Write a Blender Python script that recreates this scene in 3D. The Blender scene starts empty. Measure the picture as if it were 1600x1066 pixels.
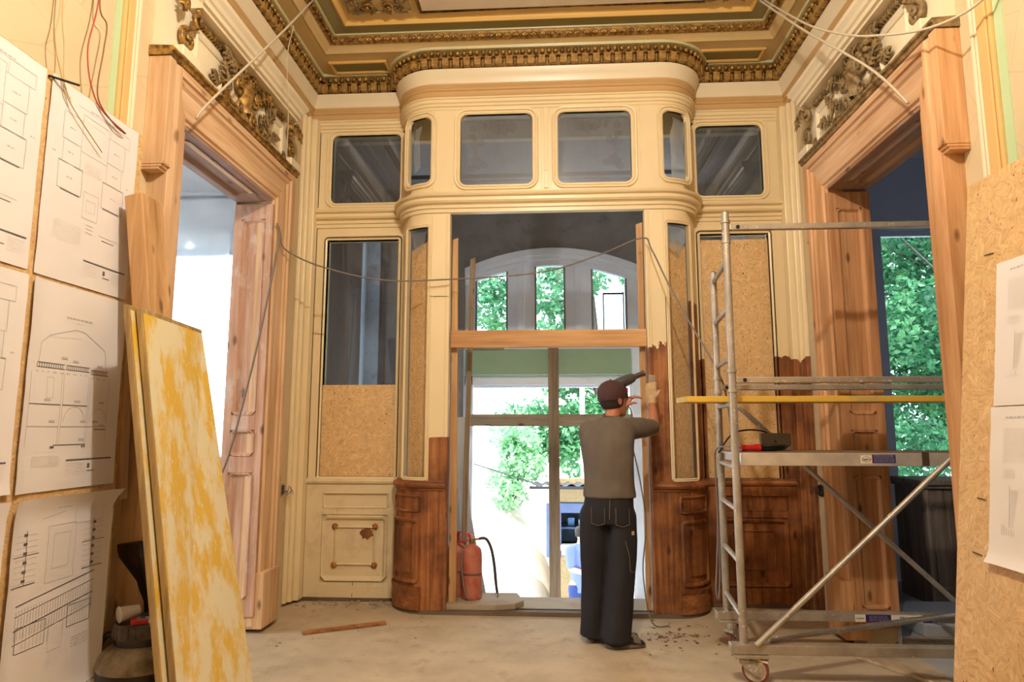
import bpy, bmesh, math, random
from mathutils import Vector, Matrix, Euler, noise as mnoise
random.seed(7)
PI = math.pi
C = bpy.context.scene.collection
SC = bpy.context.scene

# ------------------------------------------------------------------ camera, sky, sun, work lamp, exposure
cam_d = bpy.data.cameras.new('camera'); cam = bpy.data.objects.new('camera', cam_d); C.objects.link(cam)
cam_d.sensor_width = 36.0; cam_d.lens = 1031.0 * 36.0 / 1600.0; cam_d.clip_end = 200
cam.location = (0, 0, 1.45)
cam.rotation_euler = (1.702903, 0.0, 0.059541)
SC.camera = cam
SC.view_settings.view_transform = 'Standard'
SC.view_settings.look = 'None'
SC.view_settings.gamma = 1.0
SC.view_settings.use_curve_mapping = False
SC.view_settings.exposure = 0.0

world = bpy.data.worlds.new('sky'); SC.world = world; world.use_nodes = True
wn = world.node_tree.nodes; wl = world.node_tree.links
bg = wn['Background']; bg.inputs['Color'].default_value = (0.80, 0.90, 1.0, 1); bg.inputs['Strength'].default_value = 11.0

sun_d = bpy.data.lights.new('sun', 'SUN'); sun = bpy.data.objects.new('sun', sun_d); C.objects.link(sun)
sun_d.energy = 7.0; sun_d.angle = math.radians(1.0); sun_d.color = (1.0, 0.97, 0.92)
sun.rotation_euler = Vector((0.30, 0.62, -1.0)).to_track_quat('-Z', 'Y').to_euler()

lamp_d = bpy.data.lights.new('work_lamp', 'POINT'); lamp = bpy.data.objects.new('work_lamp', lamp_d); C.objects.link(lamp)
lamp_d.energy = 318; lamp_d.color = (1.0, 0.92, 0.80); lamp_d.shadow_soft_size = 0.05
lamp.location = (0.0, 1.5, 4.32)          # bare work lamp hung from the ceiling above the camera

# ------------------------------------------------------------------ helpers
def srgb(r, g, b):
    f = lambda c: (c / 255.0 / 12.92) if c / 255.0 <= 0.04045 else ((c / 255.0 + 0.055) / 1.055) ** 2.4
    return (f(r), f(g), f(b), 1.0)

class MB:
    """collects vertices and faces; M maps local (s, n, z) to the world"""
    def __init__(self, M=None):
        self.v = []; self.f = []; self.M = M
    def pt(self, p):
        q = self.M(*p) if self.M else p
        self.v.append((q[0], q[1], q[2])); return len(self.v) - 1
    def pts(self, ps): return [self.pt(p) for p in ps]
    def box(self, a0, a1, b0, b1, c0, c1, ns=1):
        for k in range(ns):
            s0 = a0 + (a1 - a0) * k / ns; s1 = a0 + (a1 - a0) * (k + 1) / ns
            i = self.pts([(s0, b0, c0), (s1, b0, c0), (s1, b1, c0), (s0, b1, c0), (s0, b0, c1), (s1, b0, c1), (s1, b1, c1), (s0, b1, c1)])
            F = [(0, 3, 2, 1), (4, 5, 6, 7), (0, 1, 5, 4), (2, 3, 7, 6)]
            if k == 0: F.append((3, 0, 4, 7))
            if k == ns - 1: F.append((1, 2, 6, 5))
            self.f += [tuple(i[q] for q in f) for f in F]
        return self
    def hexa(self, p):
        i = self.pts(p)
        self.f += [tuple(i[q] for q in f) for f in [(0, 3, 2, 1), (4, 5, 6, 7), (0, 1, 5, 4), (1, 2, 6, 5), (2, 3, 7, 6), (3, 0, 4, 7)]]
        return self
    def obox(self, a, b, w, h, up=(0, 0, 1)):
        """square bar from a to b, width w across, height h along up"""
        a = Vector(a); b = Vector(b); d = (b - a).normalized(); u = Vector(up)
        r = d.cross(u)
        if r.length < 1e-4: r = d.cross(Vector((1, 0, 0)))
        r.normalize(); u = r.cross(d).normalized()
        P = []
        for q in (a, b):
            P += [q - r * w / 2 - u * h / 2, q + r * w / 2 - u * h / 2, q + r * w / 2 + u * h / 2, q - r * w / 2 + u * h / 2]
        return self.hexa([tuple(p) for p in P])
    def grid(self, rows, closed_u=False, closed_v=False):
        """rows: list of lists of points -> quads"""
        I = [self.pts(r) for r in rows]; n = len(I); m = len(I[0])
        for a in range(n if closed_v else n - 1):
            A = I[a]; B = I[(a + 1) % n]
            for k in range(m if closed_u else m - 1):
                l = (k + 1) % m
                self.f.append((A[k], A[l], B[l], B[k]))
        return I
    def tube(self, path, r, n=8, caps=True):
        P = [Vector(p) for p in path]; R = r if isinstance(r, (list, tuple)) else [r] * len(P)
        rows = []; prev = None
        for k, p in enumerate(P):
            t = (P[min(k + 1, len(P) - 1)] - P[max(k - 1, 0)])
            t = t.normalized() if t.length > 1e-9 else Vector((0, 0, 1))
            if prev is None:
                s = t.cross(Vector((0, 0, 1)))
                if s.length < 1e-3: s = t.cross(Vector((1, 0, 0)))
            else:
                s = prev - t * prev.dot(t)
                if s.length < 1e-6: s = t.cross(Vector((1, 0, 0)))
            s.normalize(); prev = s; q = t.cross(s)
            rows.append([tuple(p + (s * math.cos(2 * PI * j / n) + q * math.sin(2 * PI * j / n)) * R[k]) for j in range(n)])
        I = self.grid(rows, closed_u=True)
        if caps: self.f.append(tuple(reversed(I[0]))); self.f.append(tuple(I[-1]))
        return self
    def loft(self, rings, caps=True):
        I = self.grid(rings, closed_u=True)
        if caps: self.f.append(tuple(reversed(I[0]))); self.f.append(tuple(I[-1]))
        return self
    def lathe(self, prof, c=(0, 0, 0), n=20, sx=1, sy=1):
        rows = [[(c[0] + r * math.cos(2 * PI * j / n) * sx, c[1] + r * math.sin(2 * PI * j / n) * sy, c[2] + z) for j in range(n)] for r, z in prof]
        return self.loft(rows)
    def sweep(self, pathf, prof, closed=True):
        """pathf(off) -> list of (x, y); prof: list of (off, z)"""
        rows = [[(x, y, z) for x, y in pathf(o)] for o, z in prof]
        I = self.grid(rows, closed_v=closed)
        if closed:
            self.f.append(tuple(r[0] for r in I)); self.f.append(tuple(reversed([r[-1] for r in I])))
        return self
    def prism(self, poly, lo, hi):
        """poly of (s, z) extruded along n"""
        a = self.pts([(s, lo, z) for s, z in poly]); b = self.pts([(s, hi, z) for s, z in poly]); n = len(poly)
        self.f.append(tuple(a)); self.f.append(tuple(reversed(b)))
        for k in range(n):
            l = (k + 1) % n; self.f.append((a[k], b[k], b[l], a[l]))
        return self
    def build(self, name, mat=None, parent=None, smooth=False, bevel=0, **props):
        me = bpy.data.meshes.new(name); me.from_pydata(self.v, [], self.f); me.update()
        b = bmesh.new(); b.from_mesh(me)
        bmesh.ops.remove_doubles(b, verts=b.verts, dist=1e-5)
        bmesh.ops.recalc_face_normals(b, faces=b.faces)
        if smooth:
            for f in b.faces: f.smooth = True
            if smooth is not True:
                for e in b.edges:
                    if len(e.link_faces) == 2 and e.calc_face_angle(0) > math.radians(smooth): e.smooth = False
        b.to_mesh(me); b.free()
        o = bpy.data.objects.new(name, me); C.objects.link(o)
        if mat: me.materials.append(mat)
        if parent: o.parent = parent
        if bevel:
            m = o.modifiers.new('bevel', 'BEVEL'); m.width = bevel; m.segments = 2; m.limit_method = 'ANGLE'; m.angle_limit = math.radians(40)
        for k, v in props.items(): o[k] = v
        return o

def thing(name, label, cat, group=None, loc=(0, 0, 0)):
    o = bpy.data.objects.new(name, None); C.objects.link(o); o.empty_display_size = 0.1
    o['label'] = label; o['category'] = cat
    if group: o['group'] = group
    o.location = loc
    return o
def tag(o, label, cat, group=None):
    o['label'] = label; o['category'] = cat
    if group: o['group'] = group
    return o
def structure(name):
    o = bpy.data.objects.new(name, None); C.objects.link(o); o['kind'] = 'structure'; o.empty_display_size = 0.1
    return o
def dup(src, loc, rz=0.0, parent=None, scale=None):
    o = src.copy(); C.objects.link(o); o.location = loc; o.rotation_euler = (0, 0, rz)
    if scale: o.scale = scale
    if parent: o.parent = parent
    return o
def smoothpath(P, n=8):
    P = [Vector(p) for p in P]; out = []
    for k in range(len(P) - 1):
        p0 = P[max(k - 1, 0)]; p1 = P[k]; p2 = P[k + 1]; p3 = P[min(k + 2, len(P) - 1)]
        for j in range(n):
            t = j / n
            out.append(0.5 * ((2 * p1) + (p2 - p0) * t + (2 * p0 - 5 * p1 + 4 * p2 - p3) * t * t + (3 * p1 - p0 - 3 * p2 + p3) * t ** 3))
    out.append(P[-1]); return [tuple(p) for p in out]
def rrect(x0, x1, z0, z1, r, ns=1, na=4):
    """rounded rectangle, list of (s, z, outer s, outer z) counter-clockwise"""
    out = []
    def side(a, b, oa, ob):
        for k in range(ns):
            t = (k + 0.5) / ns if ns > 1 else 0.5
            out.append(((a[0] + (b[0] - a[0]) * t), (a[1] + (b[1] - a[1]) * t), 0))
    P = [((x0 + r, z0), (x1 - r, z0)), ((x1, z0 + r), (x1, z1 - r)), ((x1 - r, z1), (x0 + r, z1)), ((x0, z1 - r), (x0, z0 + r))]
    cs = [(x1 - r, z0 + r, -PI / 2), (x1 - r, z1 - r, 0), (x0 + r, z1 - r, PI / 2), (x0 + r, z0 + r, PI)]
    for q in range(4):
        a, b = P[q]
        n = ns if q % 2 == 0 else 1
        for k in range(n):
            t = (k + 0.5) / n; out.append((a[0] + (b[0] - a[0]) * t, a[1] + (b[1] - a[1]) * t))
        cx, cz, a0 = cs[q]
        for k in range(na + 1):
            t = a0 + PI / 2 * k / na; out.append((cx + r * math.cos(t), cz + r * math.sin(t)))
    return out
def ring(mb, x0, x1, z0, z1, r, prof, ns=1, na=4):
    """moulding round an opening; prof: list of (outward offset, n) closed"""
    rows = []
    for o, n in prof:
        rows.append([(s, n, z) for s, z in rrect(x0 - o, x1 + o, z0 - o, z1 + o, max(r + o, 0.001), ns, na)])
    mb.grid(rows, closed_u=True, closed_v=True); return mb
def plate(mb, X0, X1, Z0, Z1, hole, r, nf, nb, ns=1, na=4):
    """plate with a rounded-rectangle hole"""
    x0, x1, z0, z1 = hole
    inner = rrect(x0, x1, z0, z1, r, ns, na); outer = []
    mid = lambda p: p
    for s, z in inner:
        onx = 0 if x0 + r + 1e-6 < s < x1 - r - 1e-6 else (-1 if s <= x0 + r + 1e-6 else 1)
        onz = 0 if z0 + r + 1e-6 < z < z1 - r - 1e-6 else (-1 if z <= z0 + r + 1e-6 else 1)
        outer.append((X0 if onx < 0 else X1 if onx > 0 else s, Z0 if onz < 0 else Z1 if onz > 0 else z))
    rows = [[(s, nb, z) for s, z in outer], [(s, nf, z) for s, z in outer], [(s, nf, z) for s, z in inner], [(s, nb, z) for s, z in inner]]
    mb.grid(rows, closed_u=True, closed_v=True); return mb

# ------------------------------------------------------------------ materials
def new_mat(name):
    m = bpy.data.materials.new(name); m.use_nodes = True; nt = m.node_tree
    return m, nt.nodes, nt.links, nt.nodes['Principled BSDF']
def N(nodes, t, **kw):
    n = nodes.new(t)
    for k, v in kw.items():
        if k in n.inputs: n.inputs[k].default_value = v
        else: setattr(n, k, v)
    return n
def coords(nodes, links, scale=(1, 1, 1), kind='Position', rot=(0, 0, 0)):
    if kind == 'Position': g = nodes.new('ShaderNodeNewGeometry'); s = g.outputs['Position']
    else: g = nodes.new('ShaderNodeTexCoord'); s = g.outputs[kind]
    mp = nodes.new('ShaderNodeMapping'); mp.inputs['Scale'].default_value = scale; mp.inputs['Rotation'].default_value = rot
    links.new(s, mp.inputs['Vector']); return mp.outputs['Vector']
def ramp(nodes, links, fac, stops):
    r = nodes.new('ShaderNodeValToRGB'); e = r.color_ramp.elements
    while len(e) < len(stops): e.new(0.5)
    for k, (p, c) in enumerate(stops): e[k].position = p; e[k].color = c
    links.new(fac, r.inputs['Fac']); return r.outputs['Color']
def mix(nodes, links, fac, a, b, mode='MIX'):
    m = nodes.new('ShaderNodeMix'); m.data_type = 'RGBA'; m.blend_type = mode
    for sock, v in ((m.inputs[0], fac), (m.inputs[6], a), (m.inputs[7], b)):
        if hasattr(v, 'is_linked') or hasattr(v, 'links'): links.new(v, sock)
        else: sock.default_value = v
    return m.outputs[2]
def bump(nodes, links, b, h, strength=0.3, dist=0.01):
    n = nodes.new('ShaderNodeBump'); n.inputs['Strength'].default_value = strength; n.inputs['Distance'].default_value = dist
    links.new(h, n.inputs['Height']); links.new(n.outputs['Normal'], b.inputs['Normal'])
def plain(name, col, rough=0.6, metal=0.0, var=0.0, vscale=6, spec=None, bumpy=0.0, bscale=60):
    m, n, l, b = new_mat(name)
    b.inputs['Roughness'].default_value = rough; b.inputs['Metallic'].default_value = metal
    if spec is not None: b.inputs['Specular IOR Level'].default_value = spec
    if var:
        t = N(n, 'ShaderNodeTexNoise', Scale=vscale, Detail=4.0); l.new(coords(n, l), t.inputs['Vector'])
        d = tuple(c * (1 - var) for c in col[:3]) + (1,); e = tuple(min(1, c * (1 + var * 0.6)) for c in col[:3]) + (1,)
        l.new(ramp(n, l, t.outputs['Fac'], [(0.3, d), (0.7, e)]), b.inputs['Base Color'])
    else: b.inputs['Base Color'].default_value = col
    if bumpy:
        t2 = N(n, 'ShaderNodeTexNoise', Scale=bscale, Detail=3.0); l.new(coords(n, l), t2.inputs['Vector'])
        bump(n, l, b, t2.outputs['Fac'], bumpy, 0.01)
    return m
def wood_color(n, l, axis, dark, mid, light, scale=1.0, knots=True, kind='Position'):
    sc = [26 * scale] * 3; sc[axis] = 1.3 * scale
    t = N(n, 'ShaderNodeTexNoise', Scale=1.0, Detail=5.0, Roughness=0.65, Distortion=0.4); l.new(coords(n, l, sc, kind), t.inputs['Vector'])
    c = ramp(n, l, t.outputs['Fac'], [(0.28, dark), (0.5, mid), (0.72, light)])
    sc2 = [3.0 * scale] * 3; sc2[axis] = 0.7 * scale
    t2 = N(n, 'ShaderNodeTexNoise', Scale=1.0, Detail=3.0); l.new(coords(n, l, sc2, kind), t2.inputs['Vector'])
    f = ramp(n, l, t2.outputs['Fac'], [(0.35, (0.72, 0.66, 0.6, 1)), (0.65, (1.0, 1.0, 1.0, 1))])
    c = mix(n, l, 1.0, c, f, 'MULTIPLY')
    if knots:
        sc3 = [7.0] * 3; sc3[axis] = 3.0
        k = N(n, 'ShaderNodeTexVoronoi', Scale=1.0); l.new(coords(n, l, sc3, kind), k.inputs['Vector'])
        kf = ramp(n, l, k.outputs['Distance'], [(0.07, (1, 1, 1, 1)), (0.15, (0, 0, 0, 1))])
        c = mix(n, l, kf, c, tuple(x * 0.45 for x in dark[:3]) + (1,))
    return c, t.outputs['Fac']
def wood(name, axis, dark, mid, light, rough=0.65, scale=1.0, knots=True, grey=0.0, greycol=None, kind='Position', bs=0.25):
    m, n, l, b = new_mat(name); c, h = wood_color(n, l, axis, dark, mid, light, scale, knots, kind)
    if grey:
        t = N(n, 'ShaderNodeTexNoise', Scale=5.0, Detail=6.0, Roughness=0.7); l.new(coords(n, l, (1, 1, 0.5), kind), t.inputs['Vector'])
        f = ramp(n, l, t.outputs['Fac'], [(0.62 - grey * 0.3, (0, 0, 0, 1)), (0.75 - grey * 0.2, (1, 1, 1, 1))])
        c = mix(n, l, f, c, greycol)
    l.new(c, b.inputs['Base Color']); b.inputs['Roughness'].default_value = rough; bump(n, l, b, h, bs, 0.004)
    return m
PINE = (srgb(186, 138, 94), srgb(212, 170, 126), srgb(226, 192, 154))
PINE_PINK = (srgb(172, 126, 98), srgb(204, 160, 132), srgb(222, 188, 164))
ORANGE = (srgb(112, 62, 28), srgb(166, 102, 52), srgb(196, 136, 80))
CREAM = srgb(236, 214, 168)
def stripped(name, zcut, amp=0.06, axis=2, cream=CREAM, col=ORANGE, nsc=6.0):
    """cream paint above zcut, bare stripped wood below, with a ragged scraped edge"""
    m, n, l, b = new_mat(name)
    c, h = wood_color(n, l, axis, *col)
    t0 = N(n, 'ShaderNodeTexNoise', Scale=3.5, Detail=5.0, Roughness=0.65); l.new(coords(n, l), t0.inputs['Vector'])
    f0 = ramp(n, l, t0.outputs['Fac'], [(0.36, (0.4, 0.34, 0.3, 1)), (0.6, (1, 1, 1, 1))])
    c = mix(n, l, 0.9, c, f0, 'MULTIPLY')
    tp = N(n, 'ShaderNodeTexNoise', Scale=2.0, Detail=3.0); l.new(coords(n, l), tp.inputs['Vector'])
    p = ramp(n, l, tp.outputs['Fac'], [(0.3, tuple(x * 0.93 for x in cream[:3]) + (1,)), (0.7, cream)])
    g = n.new('ShaderNodeNewGeometry'); sx = n.new('ShaderNodeSeparateXYZ'); l.new(g.outputs['Position'], sx.inputs[0])
    t = N(n, 'ShaderNodeTexNoise', Scale=nsc, Detail=5.0, Roughness=0.7); l.new(coords(n, l, (1, 1, 0.6)), t.inputs['Vector'])
    a = N(n, 'ShaderNodeMath', operation='MULTIPLY_ADD'); l.new(t.outputs['Fac'], a.inputs[0]); a.inputs[1].default_value = amp * 4; a.inputs[2].default_value = -amp * 2
    s = N(n, 'ShaderNodeMath', operation='ADD'); l.new(sx.outputs['Z'], s.inputs[0]); l.new(a.outputs[0], s.inputs[1])
    gt = N(n, 'ShaderNodeMath', operation='GREATER_THAN'); l.new(s.outputs[0], gt.inputs[0]); gt.inputs[1].default_value = zcut
    l.new(mix(n, l, gt.outputs[0], c, p), b.inputs['Base Color'])
    r = N(n, 'ShaderNodeMath', operation='MULTIPLY_ADD'); l.new(gt.outputs[0], r.inputs[0]); r.inputs[1].default_value = -0.28; r.inputs[2].default_value = 0.62
    l.new(r.outputs[0], b.inputs['Roughness'])
    hh = N(n, 'ShaderNodeMath', operation='MULTIPLY_ADD'); l.new(gt.outputs[0], hh.inputs[0]); hh.inputs[1].default_value = 1.0; l.new(h, hh.inputs[2])
    bump(n, l, b, hh.outputs[0], 0.3, 0.004)
    return m
def painted(name, col=CREAM, rough=0.36, dirt=0.0, dirtcol=None, dz=1.0):
    m, n, l, b = new_mat(name)
    t = N(n, 'ShaderNodeTexNoise', Scale=1.7, Detail=4.0); l.new(coords(n, l), t.inputs['Vector'])
    c = ramp(n, l, t.outputs['Fac'], [(0.3, tuple(x * 0.9 for x in col[:3]) + (1,)), (0.7, col)])
    # hairline cracks and chips
    v = N(n, 'ShaderNodeTexNoise', Scale=38.0, Detail=5.0, Roughness=0.7); l.new(coords(n, l, (1, 1, 0.35)), v.inputs['Vector'])
    f = ramp(n, l, v.outputs['Fac'], [(0.715, (0, 0, 0, 1)), (0.735, (1, 1, 1, 1))])
    c = mix(n, l, f, c, srgb(150, 112, 72))
    if dirt:
        t2 = N(n, 'ShaderNodeTexNoise', Scale=5.0, Detail=6.0, Roughness=0.7); l.new(coords(n, l), t2.inputs['Vector'])
        f2 = ramp(n, l, t2.outputs['Fac'], [(0.5, (0, 0, 0, 1)), (0.85, (dirt, dirt, dirt, 1))])
        c = mix(n, l, f2, c, dirtcol or srgb(150, 120, 84))
    l.new(c, b.inputs['Base Color']); b.inputs['Roughness'].default_value = rough
    t3 = N(n, 'ShaderNodeTexNoise', Scale=18.0, Detail=4.0); l.new(coords(n, l), t3.inputs['Vector']); bump(n, l, b, t3.outputs['Fac'], 0.12, 0.004)
    return m
def osb(name, base=(srgb(192, 148, 94), srgb(216, 176, 120), srgb(234, 204, 154)), kind='Position', plane='XZ'):
    """oriented-strand board: overlapping flat strands, each with its own turn"""
    m, n, l, b = new_mat(name); cols = None
    for k, (sc, st, seed) in enumerate(((9.0, 60.0, 0.0), (16.0, 80.0, 3.7), (27.0, 100.0, 9.1))):
        v0 = coords(n, l, (1, 1, 1), kind)
        off = N(n, 'ShaderNodeVectorMath', operation='ADD'); l.new(v0, off.inputs[0]); off.inputs[1].default_value = (seed, seed * 1.3, seed * 0.7)
        vor = N(n, 'ShaderNodeTexVoronoi', Scale=sc, Randomness=1.0); l.new(off.outputs[0], vor.inputs['Vector'])
        ang = N(n, 'ShaderNodeMath', operation='MULTIPLY_ADD'); sep = n.new('ShaderNodeSeparateColor'); l.new(vor.outputs['Color'], sep.inputs[0])
        l.new(sep.outputs[0], ang.inputs[0]); ang.inputs[1].default_value = 11.0; ang.inputs[2].default_value = -1.3
        rot = N(n, 'ShaderNodeVectorRotate', rotation_type='AXIS_ANGLE'); l.new(off.outputs[0], rot.inputs['Vector']); l.new(ang.outputs[0], rot.inputs['Angle'])
        rot.inputs['Axis'].default_value = (0, 1, 0) if plane == 'XZ' else (1, 0, 0)
        mp = n.new('ShaderNodeMapping'); mp.inputs['Scale'].default_value = (st, st, st * 0.09); l.new(rot.outputs[0], mp.inputs['Vector'])
        t = N(n, 'ShaderNodeTexNoise', Scale=1.0, Detail=3.0, Roughness=0.6); l.new(mp.outputs[0], t.inputs['Vector'])
        c = ramp(n, l, t.outputs['Fac'], [(0.22, base[0]), (0.46, base[1]), (0.74, base[2])])
        tone = N(n, 'ShaderNodeMath', operation='MULTIPLY_ADD'); l.new(sep.outputs[1], tone.inputs[0]); tone.inputs[1].default_value = 0.13; tone.inputs[2].default_value = 0.92
        hs = n.new('ShaderNodeHueSaturation'); l.new(tone.outputs[0], hs.inputs['Value']); l.new(c, hs.inputs['Color'])
        if cols is None: cols = hs.outputs[0]
        else:
            msk = N(n, 'ShaderNodeMath', operation='GREATER_THAN'); l.new(sep.outputs[2], msk.inputs[0]); msk.inputs[1].default_value = 0.5
            cols = mix(n, l, msk.outputs[0], cols, hs.outputs[0])
    t2 = N(n, 'ShaderNodeTexNoise', Scale=70.0, Detail=2.0); l.new(coords(n, l, (1, 1, 0.6), kind), t2.inputs['Vector'])
    f2 = ramp(n, l, t2.outputs['Fac'], [(0.69, (0, 0, 0, 1)), (0.74, (1, 1, 1, 1))])
    cols = mix(n, l, f2, cols, srgb(104, 62, 26))
    l.new(cols, b.inputs['Base Color']); b.inputs['Roughness'].default_value = 0.6
    return m
def plaster(name, col, stain=0.3, staincol=None, cracks=0.0, rough=0.85):
    m, n, l, b = new_mat(name)
    t = N(n, 'ShaderNodeTexNoise', Scale=2.2, Detail=6.0, Roughness=0.65); l.new(coords(n, l), t.inputs['Vector'])
    c = ramp(n, l, t.outputs['Fac'], [(0.3, tuple(x * (1 - stain) for x in col[:3]) + (1,)), (0.65, col)])
    if staincol:
        t2 = N(n, 'ShaderNodeTexNoise', Scale=4.5, Detail=7.0, Roughness=0.7); l.new(coords(n, l), t2.inputs['Vector'])
        c = mix(n, l, ramp(n, l, t2.outputs['Fac'], [(0.55, (0, 0, 0, 1)), (0.75, (0.8, 0.8, 0.8, 1))]), c, staincol)
    if cracks:
        v = N(n, 'ShaderNodeTexVoronoi', Scale=3.0, feature='DISTANCE_TO_EDGE'); l.new(coords(n, l, (1, 1, 1)), v.inputs['Vector'])
        c = mix(n, l, ramp(n, l, v.outputs['Distance'], [(0.004, (cracks,) * 3 + (1,)), (0.012, (0, 0, 0, 1))]), c, tuple(x * 0.6 for x in col[:3]) + (1,))
    l.new(c, b.inputs['Base Color']); b.inputs['Roughness'].default_value = rough
    t3 = N(n, 'ShaderNodeTexNoise', Scale=25.0, Detail=5.0); l.new(coords(n, l), t3.inputs['Vector']); bump(n, l, b, t3.outputs['Fac'], 0.15, 0.006)
    return m
def glass(name, tint=(0.8, 0.86, 0.9, 1), haze=0.0, hazecol=(0.5, 0.5, 0.5, 1), refl=1.0, etched=False):
    m, n, l, b = new_mat(name); n.remove(b); out = n['Material Output']
    tr = n.new('ShaderNodeBsdfTransparent'); tr.inputs['Color'].default_value = tint
    gl = n.new('ShaderNodeBsdfGlossy'); gl.inputs['Roughness'].default_value = 0.02
    fr = n.new('ShaderNodeFresnel'); fr.inputs['IOR'].default_value = 1.5
    mu = N(n, 'ShaderNodeMath', operation='MULTIPLY'); l.new(fr.outputs[0], mu.inputs[0]); mu.inputs[1].default_value = refl
    ms = n.new('ShaderNodeMixShader'); l.new(mu.outputs[0], ms.inputs[0]); l.new(tr.outputs[0], ms.inputs[1]); l.new(gl.outputs[0], ms.inputs[2])
    sh = ms.outputs[0]
    if haze:
        df = n.new('ShaderNodeBsdfDiffuse'); df.inputs['Color'].default_value = hazecol
        tl = n.new('ShaderNodeBsdfTranslucent'); tl.inputs['Color'].default_value = hazecol
        ad = n.new('ShaderNodeMixShader'); ad.inputs[0].default_value = 0.5; l.new(df.outputs[0], ad.inputs[1]); l.new(tl.outputs[0], ad.inputs[2])
        t = N(n, 'ShaderNodeTexNoise', Scale=4.0, Detail=5.0, Roughness=0.6, Distortion=1.0); l.new(coords(n, l, (1, 1, 0.6)), t.inputs['Vector'])
        f = ramp(n, l, t.outputs['Fac'], [(0.3, (haze * 0.5,) * 3 + (1,)), (0.7, (haze,) * 3 + (1,))])
        m2 = n.new('ShaderNodeMixShader'); l.new(f, m2.inputs[0]); l.new(sh, m2.inputs[1]); l.new(ad.outputs[0], m2.inputs[2]); sh = m2.outputs[0]
    l.new(sh, out.inputs['Surface']); return m
def film(name, alpha=0.35, col=(0.85, 0.88, 0.92, 1)):
    """crumpled clear plastic sheet"""
    m, n, l, b = new_mat(name); n.remove(b); out = n['Material Output']
    tr = n.new('ShaderNodeBsdfTransparent'); tl = n.new('ShaderNodeBsdfTranslucent'); tl.inputs['Color'].default_value = col
    gl = n.new('ShaderNodeBsdfGlossy'); gl.inputs['Roughness'].default_value = 0.22; gl.inputs['Color'].default_value = (0.9, 0.9, 0.9, 1)
    df = n.new('ShaderNodeBsdfDiffuse'); df.inputs['Color'].default_value = col
    a = n.new('ShaderNodeMixShader'); a.inputs[0].default_value = 0.5; l.new(tl.outputs[0], a.inputs[1]); l.new(df.outputs[0], a.inputs[2])
    a2 = n.new('ShaderNodeMixShader'); a2.inputs[0].default_value = 0.35; l.new(a.outputs[0], a2.inputs[1]); l.new(gl.outputs[0], a2.inputs[2])
    ms = n.new('ShaderNodeMixShader'); ms.inputs[0].default_value = alpha; l.new(tr.outputs[0], ms.inputs[1]); l.new(a2.outputs[0], ms.inputs[2])
    l.new(ms.outputs[0], out.inputs['Surface']); return m
def metal_dirty(name, col, splash=srgb(214, 196, 170), amount=0.68, rough=0.45, metal=0.7, kind='Position'):
    m, n, l, b = new_mat(name)
    t = N(n, 'ShaderNodeTexNoise', Scale=9.0, Detail=5.0); l.new(coords(n, l, (1, 1, 1), kind), t.inputs['Vector'])
    c = ramp(n, l, t.outputs['Fac'], [(0.3, tuple(x * 0.7 for x in col[:3]) + (1,)), (0.7, col)])
    t2 = N(n, 'ShaderNodeTexNoise', Scale=55.0, Detail=3.0, Roughness=0.5); l.new(coords(n, l, (1, 1, 1), kind), t2.inputs['Vector'])
    f = ramp(n, l, t2.outputs['Fac'], [(amount, (0, 0, 0, 1)), (amount + 0.02, (1, 1, 1, 1))])
    l.new(mix(n, l, f, c, splash), b.inputs['Base Color'])
    mm = N(n, 'ShaderNodeMath', operation='MULTIPLY_ADD'); sep = n.new('ShaderNodeSeparateColor'); l.new(f, sep.inputs[0]); l.new(sep.outputs[0], mm.inputs[0]); mm.inputs[1].default_value = -metal; mm.inputs[2].default_value = metal
    l.new(mm.outputs[0], b.inputs['Metallic']); b.inputs['Roughness'].default_value = rough
    return m
def patchy(name, a, b_, lo=0.45, hi=0.55, scale=5.0, sc=(1, 1, 1), rough=0.6, kind='Position', detail=6.0, dots=None):
    m, n, l, b = new_mat(name)
    t = N(n, 'ShaderNodeTexNoise', Scale=scale, Detail=detail, Roughness=0.65); l.new(coords(n, l, sc, kind), t.inputs['Vector'])
    c = ramp(n, l, t.outputs['Fac'], [(lo, a), (hi, b_)])
    if dots:
        t2 = N(n, 'ShaderNodeTexNoise', Scale=scale * 6, Detail=3.0); l.new(coords(n, l, sc, kind), t2.inputs['Vector'])
        c = mix(n, l, ramp(n, l, t2.outputs['Fac'], [(0.64, (0, 0, 0, 1)), (0.7, (1, 1, 1, 1))]), c, dots)
    l.new(c, b.inputs['Base Color']); b.inputs['Roughness'].default_value = rough
    return m

M_cream = painted('cream_paint')
M_cream_dirty = painted('cream_paint_dirty', srgb(226, 206, 164), dirt=0.55)
M_ivory = painted('ivory_paint', srgb(236, 220, 186))
M_peach = painted('peach_paint', srgb(206, 168, 114))
M_wall = plaster('yellow_wall_plaster', srgb(208, 186, 146), 0.10, cracks=0.35)
M_wall_low = plaster('bare_wall_plaster', srgb(190, 164, 120), 0.25, srgb(140, 108, 70))
M_green_stripe = plaster('green_stripe_paint', srgb(186, 204, 156), 0.08)
M_ochre = plaster('ochre_stripe_paint', srgb(216, 176, 112), 0.1)
M_conc = plaster('screed_floor', srgb(190, 168, 136), 0.28, srgb(140, 116, 88))
M_olive = painted('olive_ceiling_paint', srgb(170, 146, 92))
M_olive_light = painted('beige_ceiling_paint', srgb(206, 178, 124))
M_sage = painted('sage_green_paint', srgb(140, 132, 88))
M_ochre_paint = painted('ochre_ceiling_paint', srgb(224, 182, 104))
M_mint = painted('mint_line_paint', srgb(206, 198, 150))
M_bronze = patchy('bronzed_gilding', srgb(104, 72, 28), srgb(172, 132, 66), 0.4, 0.62, 30.0, rough=0.42)
M_gilt = patchy('worn_gilding', srgb(104, 76, 40), srgb(186, 144, 72), 0.4, 0.6, 22.0, rough=0.38)
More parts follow.
